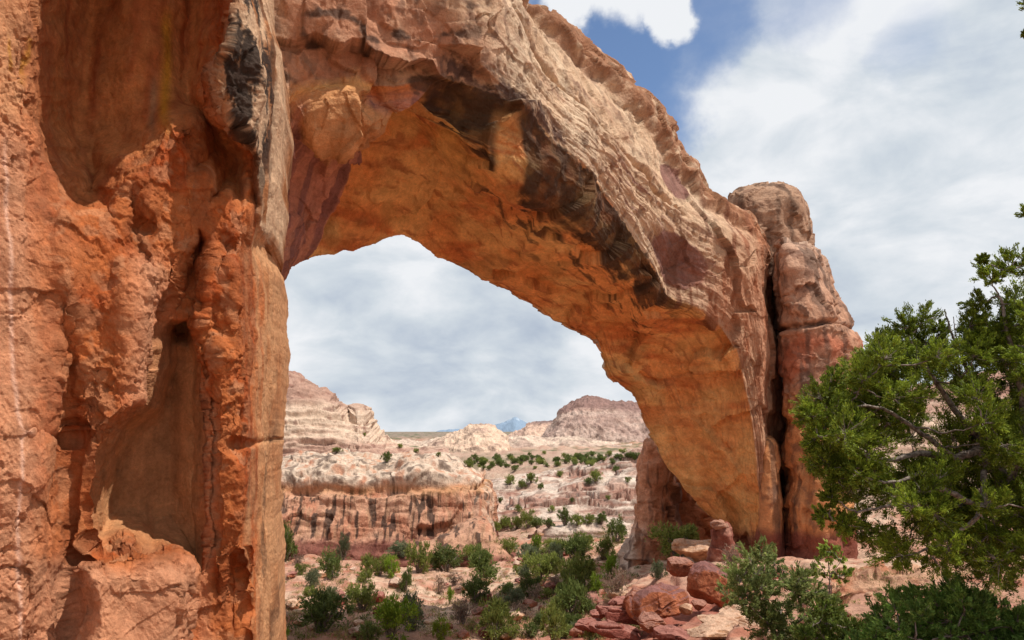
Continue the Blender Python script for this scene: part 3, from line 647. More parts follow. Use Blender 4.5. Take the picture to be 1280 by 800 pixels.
def cliff_col(P, N, S, V):
    z = P[..., 2] + 0.5 * fbm(P / 4.0, 3); n1 = fbm(P / 4.0 + 4, 4); n2 = fbm(P / 1.2, 4)
    c = np.zeros(P.shape) + L(190, 144, 118)
    c = cmix(c, L(166, 106, 80), sstep(-0.1, 0.2, n1) * 0.7)
    vs_ = fbm(np.stack([P[..., 0] * 2.1, P[..., 1] * 0.8, z * 0.07], -1) + 3, 4)
    vs2 = fbm(np.stack([P[..., 0] * 3.2, P[..., 1] * 1, z * 0.2], -1) + 30, 3)
    wall = 1 - sstep(-3.6, -2.9, z)
    c = cmix(c, L(214, 172, 138), wall * sstep(0.05, 0.25, vs2) * 0.6)
    c = cmix(c, L(54, 44, 40), wall * sstep(0.07, 0.2, vs_) * 0.85)
    c = cmix(c, L(112, 70, 52), wall * sstep(0.12, 0.26, vs2) * 0.5)
    c = cmix(c, L(204, 184, 164), (1 - wall) * sstep(-0.25, 0.1, n2 + 0.1) * 0.85)
    c = cmix(c, L(96, 76, 66), (1 - wall) * sstep(0.04, 0.24, n2) * 0.75)
    c = cmix(c, L(186, 134, 88), np.exp(-((z + 3.6) / 0.4) ** 2) * 0.5)
    c = cmix(c, L(128, 78, 68), (1 - sstep(-8.3, -7.4, z)) * 0.9)
    rt = sstep(11, 14, S) * (1 - wall * 0.3); c = cmix(c, L(226, 200, 176), rt * sstep(-0.1, 0.15, n2) * 0.7)  # right end painted lighter, as the side turned to the sun
    return c
ridge('cliff', [(220, 585), (290, 582), (335, 580), (370, 574), (395, 570), (430, 564), (460, 575), (490, 574), (505, 567), (530, 573), (552, 577), (575, 584), (590, 588), (603, 594), (611, 610, 2), (616, 634, 5), (618, 660, 10), (612, 690, 18)],
      703, 62, 20, 620, 240, cliff_col, cliff_disp, M_MID, front=0.35)
ridge('cliff_foot', [(480, 690), (520, 680), (550, 672), (580, 655), (600, 648), (612, 655), (622, 672), (640, 690), (650, 700)], 706, 56, 8, 220, 90, cliff_col,
      lambda P, N, S, V: fbm(P / 2.5 + 3, 4) * 0.8 + fbm(P / .7, 3) * .15, M_MID)
def dome_disp(P, N, S, V):
    n = fbm(P / 18, 3); z = P[..., 2] + 2.0 * n
    bed = fbm(np.stack([P[..., 0] * 0.03, P[..., 1] * 0.03, z * 1.1], -1) + 5, 4)
    return fbm(P / 14.0 + 31, 4) * 2.5 + fbm(P / 3.0, 4) * 0.8 + facet(P / np.array([9, 9, 4.0]) + .4 * n[..., None], 31) * 0.45 - bed * 1.7
def dome_col(P, N, S, V):
    z = P[..., 2] + 1.2 * fbm(P / 18, 2); n1 = fbm(P / 7.0 + 4, 4); n2 = fbm(P / 2.0, 4)
    c = np.zeros(P.shape) + L(200, 174, 152)
    band = fbm(np.stack([P[..., 0] * 0.02, P[..., 1] * 0.02, z * 0.55], -1), 4)
    c = cmix(c, L(166, 128, 112), sstep(0.02, 0.22, band) * 0.8)
    c = cmix(c, L(152, 112, 98), sstep(4.0, 7.5, z + 2 * n1) * 0.75)
    c = cmix(c, L(122, 82, 70), sstep(0.12, 0.3, n2) * 0.6)
    return c
ridge('hill', [(150, 560), (240, 500), (300, 470), (345, 464), (368, 466), (392, 479), (412, 487), (424, 501), (436, 513), (447, 508), (458, 517), (470, 534), (484, 549), (505, 556), (535, 562), (560, 566)], 585, 100, 40, 460, 260, dome_col, dome_disp, M_MID)
def far_col(base, cap, zc, k=1.0):
    def f(P, N, S, V):
        z = P[..., 2] + 3 * k * fbm(P / (30 * k), 3); n1 = fbm(P / (18 * k) + 4, 4); n2 = fbm(P / (6 * k), 4)
        c = np.zeros(P.shape) + base
        c = cmix(c, L(152, 122, 112), sstep(0.0, 0.25, n1) * 0.6)
        band = fbm(np.stack([P[..., 0] * .004, P[..., 1] * .004, z * 0.3 / k], -1), 4); c = cmix(c, L(180, 140, 124), sstep(0, .2, band) * 0.5)
        c = cmix(c, cap, sstep(zc - 1.5 * k, zc + 1.5 * k, z)); c = cmix(c, L(116, 90, 80), sstep(0.1, 0.3, n2) * 0.55)
        return c
    return f
def far_disp(a):
    def f(P, N, S, V):
        vst = fbm(np.stack([P[..., 0] / (2.5 * a), P[..., 1] / (2.5 * a), P[..., 2] / (12 * a)], -1), 4)
        return fbm(P / (14 * a) + 31, 4) * 3.2 * a + fbm(P / (3.5 * a), 4) * 1.2 * a + vst * 1.6 * a
    return f
ridge('hill', [(535, 556), (552, 548), (566, 541), (580, 536), (590, 532), (602, 530), (614, 533), (624, 540), (633, 545), (637, 560), (650, 566)], 578, 250, 70, 300, 130, far_col(L(214, 184, 160), L(168, 118, 92), 6.0, .8), far_disp(0.7), M_FAR)
ridge('hill', [(455, 562), (480, 556), (505, 550), (530, 552), (556, 547), (590, 551), (625, 548), (655, 545), (685, 549), (715, 546), (750, 552), (790, 556)], 574, 340, 90, 360, 120, far_col(L(208, 184, 164), L(190, 160, 140), 2.5, .9), far_disp(0.7), M_FAR)
ridge('hill', [(632, 566), (634, 548), (642, 542), (652, 538), (662, 530), (690, 527), (715, 524), (740, 526), (770, 530), (830, 530)], 566, 560, 160, 260, 110, far_col(L(210, 176, 154), L(112, 92, 90), 9.5, 1.6), far_disp(1.2), M_FAR)
ridge('mesa', [(668, 566), (676, 552), (684, 540), (693, 527), (702, 513), (714, 505), (726, 499), (738, 496.5), (750, 499), (764, 502), (784, 504), (800, 503), (830, 500), (900, 498), (980, 505), (1060, 520)], 566, 440, 130, 420, 200, far_col(L(186, 160, 146), L(140, 110, 102), 17, 1.5), far_disp(1.3), M_FAR)
ridge('hill', [(380, 560), (470, 548), (500, 547), (545, 546), (600, 544), (650, 546), (720, 548), (900, 548)], 556, 1500, 600, 260, 50, far_col(L(150, 128, 118), L(100, 96, 104), 3, 4), far_disp(2.5), M_FAR)
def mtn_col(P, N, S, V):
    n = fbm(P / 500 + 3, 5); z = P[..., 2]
    c = np.zeros(P.shape) + L(126, 144, 164); return cmix(c, L(228, 236, 246), sstep(450, 800, z + 700 * n) * 0.6)  # blue haze of distance is put into the base colour
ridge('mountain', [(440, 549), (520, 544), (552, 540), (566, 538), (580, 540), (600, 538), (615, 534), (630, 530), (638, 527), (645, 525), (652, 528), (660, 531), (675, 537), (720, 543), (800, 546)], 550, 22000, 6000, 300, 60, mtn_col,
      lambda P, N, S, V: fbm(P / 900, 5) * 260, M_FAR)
ridge('hill', [(985, 600), (1030, 540), (1060, 505), (1100, 488), (1150, 480), (1200, 474), (1260, 470), (1340, 468), (1450, 480), (1600, 540)], 640, 95, 40, 320, 180, dome_col, dome_disp, M_MID)
# slickrock ledges stepping up on the far slope
def led_col(P, N, S, V):
    n1 = fbm(P / 5.0 + 4, 4); n2 = fbm(P / 1.5, 4)
    c = np.zeros(P.shape) + L(198, 178, 162); c = cmix(c, L(176, 136, 118), sstep(0.0, .2, n1) * .7)
    c = cmix(c, L(104, 76, 64), sstep(0.04, 0.24, n2) * 0.6)
    bd = fbm(np.stack([P[..., 0] * 0.05, P[..., 1] * 0.05, (P[..., 2] - .06 * P[..., 0] + fbm(P / 6.0 + 31, 4)) * 1.3], -1) + 5, 4)
    c = cmix(c, L(128, 78, 62), sstep(0.02, 0.2, bd) * 0.7)
    return c
def led_disp(P, N, S, V):
    n = fbm(P / 6.0 + 31, 4); z = P[..., 2] - 0.06 * P[..., 0] + n
    bed = fbm(np.stack([P[..., 0] * 0.05, P[..., 1] * 0.05, z * 1.3], -1) + 5, 4)
    return n * 0.8 + fbm(P / 1.6, 4) * 0.12 - bed * 1.3 - 0.7 * sstep(.15, .25, bed) + facet(P / np.array([7, 5, 2.2]) + .3 * n[..., None], 8) * 0.5
for k, (prof, b, Y, dp) in enumerate([
        ([(590, 640), (610, 630), (635, 622), (660, 616), (700, 605), (740, 596), (775, 587), (810, 580), (860, 574)], 654, 82, 34),
        ([(595, 602), (640, 596), (680, 592), (720, 582), (760, 573), (810, 562), (860, 556)], 616, 122, 30),
        ([(640, 592), (680, 588), (705, 582), (740, 575), (775, 566), (810, 562), (850, 556)], 598, 150, 30),
        ([(655, 672), (680, 662), (705, 656), (740, 650), (770, 652), (790, 664)], 680, 68, 8)]):
    ridge('slickrock_ledge', prof, b, Y, dp, 320, 130, led_col, led_disp, M_MID)
ridge('slickrock_ledge', [(1040, 724), (1075, 716), (1110, 712), (1150, 714), (1200, 716), (1260, 712), (1330, 712)], 740, 15.5, 2.5, 200, 70,
      lambda P, N, S, V: cmix(cmix(np.zeros(P.shape) + L(190, 148, 120), L(166, 112, 84), sstep(0, .25, fbm(P, 4))), L(112, 66, 48), sstep(0.1, 0.3, fbm(P / .4, 3)) * .6),
      lambda P, N, S, V: facet(P / np.array([.9, .9, .35]) + .3 * fbm(P, 3)[..., None], 71) * .22 + fbm(P / 1.2, 4) * 0.3 + fbm(P / .3, 3) * .06, M_GROUND)

# ------------------------------------------------------------------ rocks
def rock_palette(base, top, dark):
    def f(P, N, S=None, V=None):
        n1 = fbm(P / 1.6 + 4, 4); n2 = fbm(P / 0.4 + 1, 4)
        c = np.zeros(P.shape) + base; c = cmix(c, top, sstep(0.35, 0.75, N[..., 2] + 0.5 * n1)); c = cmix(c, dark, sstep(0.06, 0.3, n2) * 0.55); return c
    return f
def boulder(name, px, py, Y, w_, h_, d_, seed, palette, rot=0, cut=0.5, label=None, cat='boulder', group=None, tilt=0, mat=None, parent=None, res=90, block=2.6):
    """an angular weathered block w x d x h metres, its foot at the picture point"""
    u = np.linspace(0, math.pi, res); v = np.linspace(0, 2 * math.pi, res * 2, endpoint=False)
    U, Vv = np.meshgrid(u, v, indexing='ij')
    D = np.stack([np.sin(U) * np.cos(Vv), np.sin(U) * np.sin(Vv), np.cos(U)], -1)
    rs = np.random.default_rng(seed)
    # superellipsoid trimmed by random planes
    p = block; r = (np.abs(D[..., 0]) ** p + np.abs(D[..., 1]) ** p + np.abs(D[..., 2]) ** p) ** (-1 / p)
    for k in range(16):
        n = rs.normal(size=3); n[2] *= 0.7; n /= np.linalg.norm(n); lim = rs.uniform(0.66, 0.92)
        dn = D @ n; r = np.where(dn > 0.15, np.minimum(r, lim / np.maximum(dn, 0.15)), r)
    P = D * r[..., None] * np.array([w_, d_, h_]) / 2 * 0.82
    s = max(w_, h_, d_)
    N = D
    dd = facet(P / (s * .4) + .3 * fbm(P / (s * .3), 2)[..., None], seed) * s * 0.035 + fbm(P / (s * .35) + seed, 4) * s * 0.05 + fbm(P / (s * .08) + seed, 4) * s * 0.018
    lay = np.abs(((P[..., 2] + .1 * s * fbm(P / (s * .5) + seed, 2)) / (s * 0.16)) % 1 - 0.5)
    dd = dd - cut * s * 0.035 * sstep(0.12, 0.0, lay)
    P = P + N * dd[..., None]
    cr, sr = math.cos(rot), math.sin(rot); ct, st_ = math.cos(tilt), math.sin(tilt)
    Rt = np.array([[cr, -sr, 0], [sr, cr, 0], [0, 0, 1]]) @ np.array([[ct, 0, st_], [0, 1, 0], [-st_, 0, ct]])
    P = P @ Rt.T
    foot = at(px, py, Y); P = P + foot + np.array([0, d_ * 0.5 * 0.5, h_ * 0.30])
    Nn = grid_normals(P, True); Nn = np.where(((Nn * N @ Rt.T).sum(-1) < 0)[..., None], -Nn, Nn) if False else Nn * np.sign((Nn * (D @ Rt.T)).sum(-1, keepdims=True))
    c = palette(P, Nn)
    me = mesh_arrays(name, P.reshape(-1, 3), grid_faces(res, res * 2, True), c.reshape(-1, 3))
    o = link(name, me, mat or M_GROUND, parent)
    if parent is None: tag(o, label, cat, group)
    return o
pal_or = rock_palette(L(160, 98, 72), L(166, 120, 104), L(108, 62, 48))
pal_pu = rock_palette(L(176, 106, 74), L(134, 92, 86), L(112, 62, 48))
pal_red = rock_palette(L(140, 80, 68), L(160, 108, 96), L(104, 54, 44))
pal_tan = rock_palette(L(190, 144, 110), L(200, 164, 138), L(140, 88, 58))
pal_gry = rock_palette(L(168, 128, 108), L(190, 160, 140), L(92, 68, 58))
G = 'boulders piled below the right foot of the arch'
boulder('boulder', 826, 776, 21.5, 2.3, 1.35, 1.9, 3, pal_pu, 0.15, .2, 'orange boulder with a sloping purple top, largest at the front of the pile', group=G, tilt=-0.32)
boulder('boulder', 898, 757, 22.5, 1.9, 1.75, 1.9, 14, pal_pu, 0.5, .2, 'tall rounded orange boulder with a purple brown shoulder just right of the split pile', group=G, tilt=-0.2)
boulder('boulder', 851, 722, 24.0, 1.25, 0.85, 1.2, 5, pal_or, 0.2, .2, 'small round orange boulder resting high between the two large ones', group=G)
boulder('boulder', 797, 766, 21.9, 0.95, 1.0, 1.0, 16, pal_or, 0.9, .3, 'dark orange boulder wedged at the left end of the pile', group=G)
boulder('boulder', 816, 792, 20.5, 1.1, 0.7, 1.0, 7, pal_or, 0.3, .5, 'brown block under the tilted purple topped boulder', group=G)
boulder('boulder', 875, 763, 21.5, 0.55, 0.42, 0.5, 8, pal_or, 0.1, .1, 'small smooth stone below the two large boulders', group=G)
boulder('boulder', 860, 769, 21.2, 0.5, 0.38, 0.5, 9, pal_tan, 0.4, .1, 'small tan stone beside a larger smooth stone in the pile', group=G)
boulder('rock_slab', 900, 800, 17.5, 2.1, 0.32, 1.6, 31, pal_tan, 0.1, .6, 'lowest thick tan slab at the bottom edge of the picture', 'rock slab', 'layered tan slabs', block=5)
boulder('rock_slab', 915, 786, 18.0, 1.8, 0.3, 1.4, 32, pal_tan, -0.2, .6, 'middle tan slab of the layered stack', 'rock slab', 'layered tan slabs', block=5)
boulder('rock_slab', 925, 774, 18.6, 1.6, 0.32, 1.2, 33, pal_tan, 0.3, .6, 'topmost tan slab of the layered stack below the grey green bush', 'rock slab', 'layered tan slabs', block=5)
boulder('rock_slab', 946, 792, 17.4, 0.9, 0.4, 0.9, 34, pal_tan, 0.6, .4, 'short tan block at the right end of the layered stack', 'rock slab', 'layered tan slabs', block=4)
for k, (px, py, Y, a, b2, lb) in enumerate([
        (772, 798, 21, 1.9, .45, 'wide red ledge at the bottom edge left of the boulders'), (785, 780, 22, 1.6, .5, 'middle red ledge left of the boulder pile'),
        (765, 772, 23.5, 1.5, .4, 'upper red slab left of the boulder pile'), (740, 790, 23.5, 1.2, .5, 'leftmost red block low on the rubble slope'),
        (750, 775, 25, 1.1, .35, 'thin red flag stone above the leftmost red block'), (845, 800, 19.5, 1.7, .4, 'red brown ledge directly under the boulder pile'),
        (775, 757, 26, 1.2, .35, 'highest red slab nearest the dry shrub')]):
    boulder('rock_slab', px, py, Y, a, b2, a * .8, 50 + k, pal_red, 0.3 * k, .7, lb, 'rock slab', 'red slabs left of the boulders', block=4, tilt=0.12)
HD = empty('hoodoo', at(906, 694, 31), 'small red pinnacle with a paler cap stone beside the right foot of the arch', 'rock pinnacle')
def hd_col(P, N, S=None, V=None):
    n = fbm(P * 1.5, 4); return cmix(np.zeros(P.shape) + L(138, 82, 68), L(166, 118, 100), sstep(0, .25, n))
column('shaft', [(658, 896, 905, .3), (661, 893, 909), (672, 891, 914), (682, 889, 919), (692, 886, 922), (706, 882, 926)], 30.6, 1.4, 90, 70, lambda P, N, S, V: fbm(P * 1.2, 4) * .2 + facet(P * 1.3, 4) * .22 + fbm(P * 4, 3) * .06, hd_col, M_GROUND, HD)
column('cap_stone', [(650, 894, 901, .4, .4), (652, 890, 905), (655, 888, 909), (659, 890, 910), (662, 894, 906, .4, .4)], 30.3, 1.5, 60, 70, lambda P, N, S, V: fbm(P * 3, 4) * .06 + facet(P * 4, 3) * .05, lambda P, N, S, V: hd_col(P, N) * 0.4 + L(176, 138, 116) * .6, M_GROUND, HD)
# buttress standing beyond the right leg
def but_col(P, N, S, V):
    n1 = fbm(P / 2 + 4, 4); vs_ = fbm(np.stack([P[..., 0] * 1.2, P[..., 1], P[..., 2] * .25], -1), 4)
    c = np.zeros(P.shape) + L(202, 142, 110); c = cmix(c, L(214, 190, 172), sstep(-3.5, -5.0, P[..., 2] + n1) * sstep(-.2, .2, n1 + .1) * .8)
    c = cmix(c, L(92, 66, 58), sstep(0.05, 0.22, vs_) * .75); return c
def but_disp(P, N, S, V): return facet(P / np.array([1.8, 1.8, 1.4]) + .3 * fbm(P, 3)[..., None], 3) * .45 + fbm(P / 2.5 + 9, 4) * .6 + fbm(P / .7, 4) * .16 + fbm(np.stack([P[..., 0] * 1.2, P[..., 1], P[..., 2] * .25], -1), 3) * .25
BT = empty('rock_buttress', at(815, 705, 46), 'brown grey streaked rock buttress with flaring foot beyond the right leg of the arch', 'rock buttress')
column('tower', [(552, 812, 826, 1), (556, 806, 832), (575, 802, 840), (600, 800, 846), (630, 800, 850), (650, 796, 852), (675, 784, 850), (695, 776, 850), (720, 770, 852)], 44.5, 5, 200, 130, but_disp, but_col, M_MID, BT)
column('shoulder', [(590, 832, 850, 1), (600, 826, 872), (630, 826, 890), (645, 826, 900), (680, 826, 905), (730, 820, 910)], 46, 5, 130, 110, but_disp, lambda P, N, S, V: cmix(but_col(P, N, S, V), L(208, 116, 64), sstep(-.3, .1, fbm(P / 2, 3)) * .7), M_MID, BT)
boulder('boulder', 878, 700, 36, 3.4, 1.5, 2.2, 91, pal_tan, 0.2, .3, 'long pale boulder lying between the pinnacle and the streaked buttress', 'boulder')
# loose stones over the slopes
rs = random.Random(5)
bpy.context.view_layer.update()
dg = bpy.context.evaluated_depsgraph_get()
from mathutils.bvhtree import BVHTree
def hit(px, py, skip=()):
    """where the line of sight first meets ground or rock"""
    d = Vector(pdir(px, py)).normalized(); o = Vector(CAM)
    for _ in range(6):
        ok, loc, n, i, ob, m = sc.ray_cast(dg, o, d)
        if not ok: return None
        if ob.name.split('.')[0] in ('ground', 'cliff', 'cliff_foot', 'slickrock_ledge', 'hill', 'mesa'): return loc
        o = loc + d * 0.05
    return None
protos = []
for k, pal in enumerate((pal_tan, pal_red, pal_or, pal_gry)):
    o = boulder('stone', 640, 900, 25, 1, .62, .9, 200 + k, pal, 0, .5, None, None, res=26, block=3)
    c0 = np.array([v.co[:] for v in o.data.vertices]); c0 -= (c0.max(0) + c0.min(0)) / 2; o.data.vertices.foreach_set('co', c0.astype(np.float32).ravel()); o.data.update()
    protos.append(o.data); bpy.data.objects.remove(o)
spots = []
zones = [((345, 620, 700, 798), 46, 'stones scattered on the valley floor left of centre', 'weathered stone lying among the valley shrubs left of centre'),
         ((625, 780, 668, 798), 46, 'stones scattered on the valley floor right of centre', 'weathered stone lying among the valley shrubs right of centre'),
         ((930, 1270, 712, 798), 26, 'stones on the near ground under the juniper', 'loose stone on the sandy ground under the big juniper')]
for (x0, x1, y0, y1), n, grp, lb in zones:
    for k in range(n):
        px, py = rs.uniform(x0, x1), rs.uniform(y0, y1); p = hit(px, py)
        if p is None or p.y > 75: continue
        s = (rs.uniform(0.35, 1.0) ** 1.5) * (1.5 if p.y > 25 else 0.45)
        o = bpy.data.objects.new('stone', protos[rs.choice((0, 0, 1, 2, 3))]); col.objects.link(o)
        if not o.data.materials: o.data.materials.append(M_GROUND)
        o.location = p + Vector((0, 0, s * .12)); o.rotation_euler = (rs.uniform(-.2, .2), rs.uniform(-.2, .2), rs.uniform(0, 6.3)); o.scale = (s * rs.uniform(.8, 1.5), s, s * rs.uniform(.6, 1))
        tag(o, lb, 'stone', grp)

# ------------------------------------------------------------------ plants
def leaves(cent, direc, length, width, rsn, base, tip, jit=0.35):
    """one narrow blade (a quad) per centre"""
    n = len(cent); d = direc / np.linalg.norm(direc, axis=1, keepdims=True)
    r = rsn.normal(size=(n, 3)); s = np.cross(d, r); s /= np.maximum(np.linalg.norm(s, axis=1, keepdims=True), 1e-6)
    l = length * rsn.uniform(0.6, 1.3, (n, 1)); wd = width * rsn.uniform(0.7, 1.3, (n, 1))
    a = cent - d * l * .5; b = cent + d * l * .5; m = cent + d * l * 0.1
    V = np.stack([a, m + s * wd / 2, b, m - s * wd / 2], 1).reshape(-1, 3)
    F = np.arange(n * 4).reshape(n, 4)
    t = rsn.uniform(0, 1, (n, 1)); c = base * (1 - t) + tip * t; c = c * rsn.uniform(0.75, 1.25, (n, 1))
    return V, F, np.repeat(c, 4, 0)
def tube_mesh(name, paths, mat, parent):
    Vs, Fs, o = [], [], 0
    for pts_, r0, r1 in paths:
        pts_ = np.array(pts_, float); n = len(pts_); k = 6
        T = np.gradient(pts_, axis=0); T /= np.maximum(np.linalg.norm(T, axis=1, keepdims=True), 1e-9)
        up = np.array([0.3, 0.2, 1.0]); A_ = np.cross(T, up); A_ /= np.maximum(np.linalg.norm(A_, axis=1, keepdims=True), 1e-6); B_ = np.cross(T, A_)
        rr = np.linspace(r0, r1, n)[:, None, None]
        a = np.arange(k) * 2 * math.pi / k
        P = pts_[:, None] + rr * (np.cos(a)[None, :, None] * A_[:, None] + np.sin(a)[None, :, None] * B_[:, None])
        Vs.append(P.reshape(-1, 3)); Fs.append(grid_faces(n, k, True) + o); o += n * k
    return link(name, mesh_arrays(name, np.concatenate(Vs), np.concatenate(Fs)), mat, parent)
def wiggle(a, b, rsn, n=8, amp=0.08, sag=0.0):
    a, b = np.array(a, float), np.array(b, float); t = np.linspace(0, 1, n)[:, None]; L_ = np.linalg.norm(b - a)
    off = np.cumsum(rsn.normal(size=(n, 3)), 0); off = off - off[0] - (off[-1] - off[0]) * t
    return a + (b - a) * t + off * amp * L_ / 3 + np.array([0, 0, sag * L_]) * (t * (1 - t) * 4)

def shrub_proto(seed, base, tip, n=2600, leaf=(0.12, 0.042), lobes=13, flat=0.72):
    """unit shrub: 1 m half-width, foot at the origin"""
    rsn = np.random.default_rng(seed); cs = []; brs = []
    for k in range(lobes):
        a = rsn.uniform(0, 6.28); r = rsn.uniform(0.1, 0.68); z = rsn.uniform(0.35, 1.15) * flat * (1.1 - 0.4 * r) + .1
        cs.append((math.cos(a) * r, math.sin(a) * r, z, rsn.uniform(0.28, 0.46)))
        brs.append((wiggle((0, 0, -0.1), (math.cos(a) * r, math.sin(a) * r, z), rsn, 6, .12), 0.05, 0.015))
    C3 = np.array(cs); pk = rsn.integers(0, lobes, n); dirs = rsn.normal(size=(n, 3)); dirs /= np.linalg.norm(dirs, axis=1)[:, None]
    rad_ = rsn.uniform(0.35, 1, n) ** 0.5
    tuft = rsn.normal(size=(lobes * 9, 3)); tuft /= np.linalg.norm(tuft, axis=1)[:, None]
    ti = pk * 9 + rsn.integers(0, 9, n)
    dd = tuft[ti] * 1.1 + rsn.normal(size=(n, 3)) * 0.2
    P = C3[pk, :3] + dd * (C3[pk, 3] * rad_)[:, None] * np.array([1, 1, .85]); P[:, 2] = np.maximum(P[:, 2], 0.03)
    V, F, c = leaves(P, dirs * 0.7 + dd + np.array([0, 0, .5]), leaf[0], leaf[1], rsn, base, tip)
    return mesh_arrays('crown', V, F, c, False), brs
KINDS_ = {'dark': (L(76, 90, 42), L(122, 134, 72)), 'green': (L(98, 110, 46), L(150, 156, 82)), 'bright': (L(104, 130, 36), L(148, 168, 64)),
          'grey': (L(92, 102, 70), L(132, 138, 104)), 'dry': (L(120, 98, 84), L(156, 132, 112))}
P_SH = {}
for k, (a, b2) in KINDS_.items():
    P_SH[k] = []
    for q in range(3 if k in ('dark', 'green', 'grey') else 2):
        me, brs = shrub_proto(hash((len(k), q, ord(k[0]))) % 9999 if False else len(k) * 31 + q * 7 + ord(k[0]), a, b2, 3400 if k != 'dry' else 1500)
        me.materials.append(M_LEAF)
        tmp = tube_mesh('stems', brs, M_BARK, None); tm = tmp.data; bpy.data.objects.remove(tmp)
        P_SH[k].append((me, tm))
def place_shrub(px, py, wpx, hpx, kind, label, cat='shrub', name='shrub', group=None, p=None):
    p = p or hit(px, py)
    if p is None: return None
    dist = p.y; half = 1.08 * wpx / 2 * dist / FPX; h = 0.88 * hpx * dist / FPX
    me, tm = rs.choice(P_SH[kind])
    t = bpy.data.objects.new(name, None); t.empty_display_size = .2; col.objects.link(t); t.location = p; t.rotation_euler = (0, 0, rs.uniform(0, 6.28)); t.scale = (half, half, h / 1.02)
    for nm, m_ in (('crown', me), ('trunk', tm)):
        o = bpy.data.objects.new(nm, m_); col.objects.link(o); o.parent = t
    tag(t, label, cat, group); return t
GV = 'junipers and shrubs on the valley floor'
